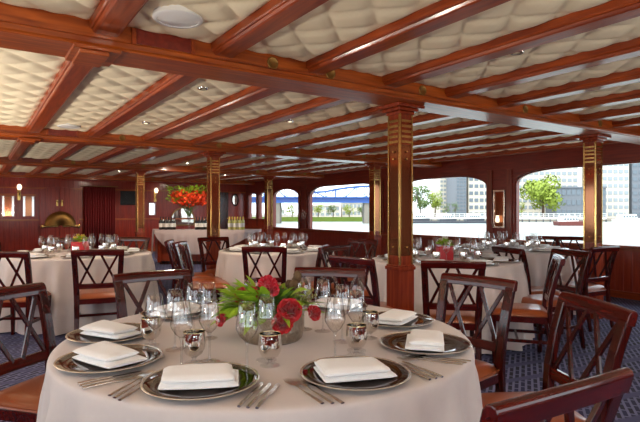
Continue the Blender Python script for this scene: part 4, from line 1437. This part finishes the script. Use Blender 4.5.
p = tag(obj('pontoon', bm, MB['boat_d']), 'low dark floating pontoon in front of the moored white boats', 'pontoon'); p.location = PX(458, D-19, ZW); p.rotation_euler = (0, 0, R(-YAW))

# white railed jetty along the far bank
jt = oriented('jetty', 500, D-3, 'long white railed jetty along the far bank behind the moored boats', 'jetty')
bm = BM(); box(bm, -30, 30, -1.2, 1.2, zat(219, D-3)-ZW, zat(217.6, D-3)-ZW); obj('deck', bm, MB['boat_w'], jt)
bm = BM(); zz = zat(219, D-3)-ZW
for k in range(31): box(bm, -30+2*k-.12, -30+2*k+.12, -1.2, -.9, -.4, zz)
o = obj('piles', bm, MB['boat_d'], jt)
bm = BM(); z1 = zat(217.6, D-3)-ZW
for k in range(41): box(bm, -30+1.5*k-.05, -30+1.5*k+.05, -1.2, -1.1, z1, z1+1.1)
for h in (.5, 1.1): box(bm, -30, 30, -1.2, -1.1, z1+h-.06, z1+h+.06)
obj('railing', bm, MB['boat_w'], jt)

# ------------------------------------------------------------------ light
w = bpy.data.worlds.new('World'); sc.world = w; w.use_nodes = True
bg = w.node_tree.nodes['Background']
bg.inputs['Color'].default_value = (.86, .93, 1.0, 1); bg.inputs['Strength'].default_value = 2.05
def lamp(name, kind, loc, energy, color, **k):
    l = bpy.data.lights.new(name, kind); l.energy = energy; l.color = color
    for a, b in k.items(): setattr(l, a, b)
    o = bpy.data.objects.new(name, l); COL.objects.link(o); o.location = loc
    return o
s = lamp('sun', 'SUN', (0, 0, 30), 2.4, (1, .93, .82), angle=R(2))
s.rotation_euler = Vector((.42, .35, -1.15)).to_track_quat('-Z', 'Y').to_euler()
# the recessed downlights, then those added to brighten the back
for px, py, _ in DLS:
    x, y = ceil_xy(px, py)
    lamp('downlight', 'SPOT', (x, y, ZC-.02), 40, (1, .82, .62), spot_size=R(120), spot_blend=.7, shadow_soft_size=.03)
for x, y, _ in DLB:
    o = lamp('downlight', 'SPOT', (x, y, ZC-.03), 85, (1, .84, .66), spot_size=R(140), spot_blend=.8, shadow_soft_size=.03)
    o.rotation_euler = Vector((0, .45, -1)).to_track_quat('-Z', 'Y').to_euler()
# two unseen spots added over the viewer's end to brighten the near table
for x, y in ((-.75, .6), (.55, -.35)):
    bm = BM(); lathe(bm, [(.026, .02), (.026, -.012), (.040, -.014), (.045, -.006), (.045, .02)], 24, (x, y, ZC-.012), closed=True)
    obj('added_light_ring', bm, M['chrome'], ceil, auto=40)
    o = lamp('downlight', 'SPOT', (x, y, ZC-.03), 115, (1, .93, .84), spot_size=R(120), spot_blend=.8, shadow_soft_size=.05)
    o.rotation_euler = (Vector((.85, 1.7, .8))-Vector((x, y, ZC))).to_track_quat('-Z', 'Y').to_euler()
# unseen lamps added along the left and stern walls to brighten the ceiling
for k, (x, y, e_) in enumerate(((XL+.2, 1.2, 60), (XL+.2, 4.65, 110), (XL+.2, 6.5, 110), (XL+.2, 11.6, 120), (XL+.2, 14.3, 60), (1.45, YB+.2, 60), (5.6, YB+.2, 90))):
    par = bpy.data.objects['wall_left'] if k < 5 else bpy.data.objects['wall_front']
    bm = BM(); lathe(bm, [(0, -.06), (.06, -.05), (.12, -.01), (.13, .02), (.12, .02), (.10, -.01), (0, -.04)], 20, (x, y, 1.0))
    obj('added_light_bowl', bm, M['brass'], par, auto=40)
    o = lamp('ceiling_fill_lamp', 'SPOT', (x, y, 1.03), e_, (1, .89, .75), spot_size=R(165), spot_blend=.5, shadow_soft_size=.09)
    o.rotation_euler = (Vector((.45, 0, 1)) if k < 5 else Vector((0, .5, 1))).to_track_quat('-Z', 'Y').to_euler()
sc.cycles.transparent_max_bounces = 48

sc.view_settings.view_transform = 'Standard'
try: sc.view_settings.look = 'None'
except Exception: pass
sc.view_settings.gamma = 1.0
sc.view_settings.exposure = 0.82
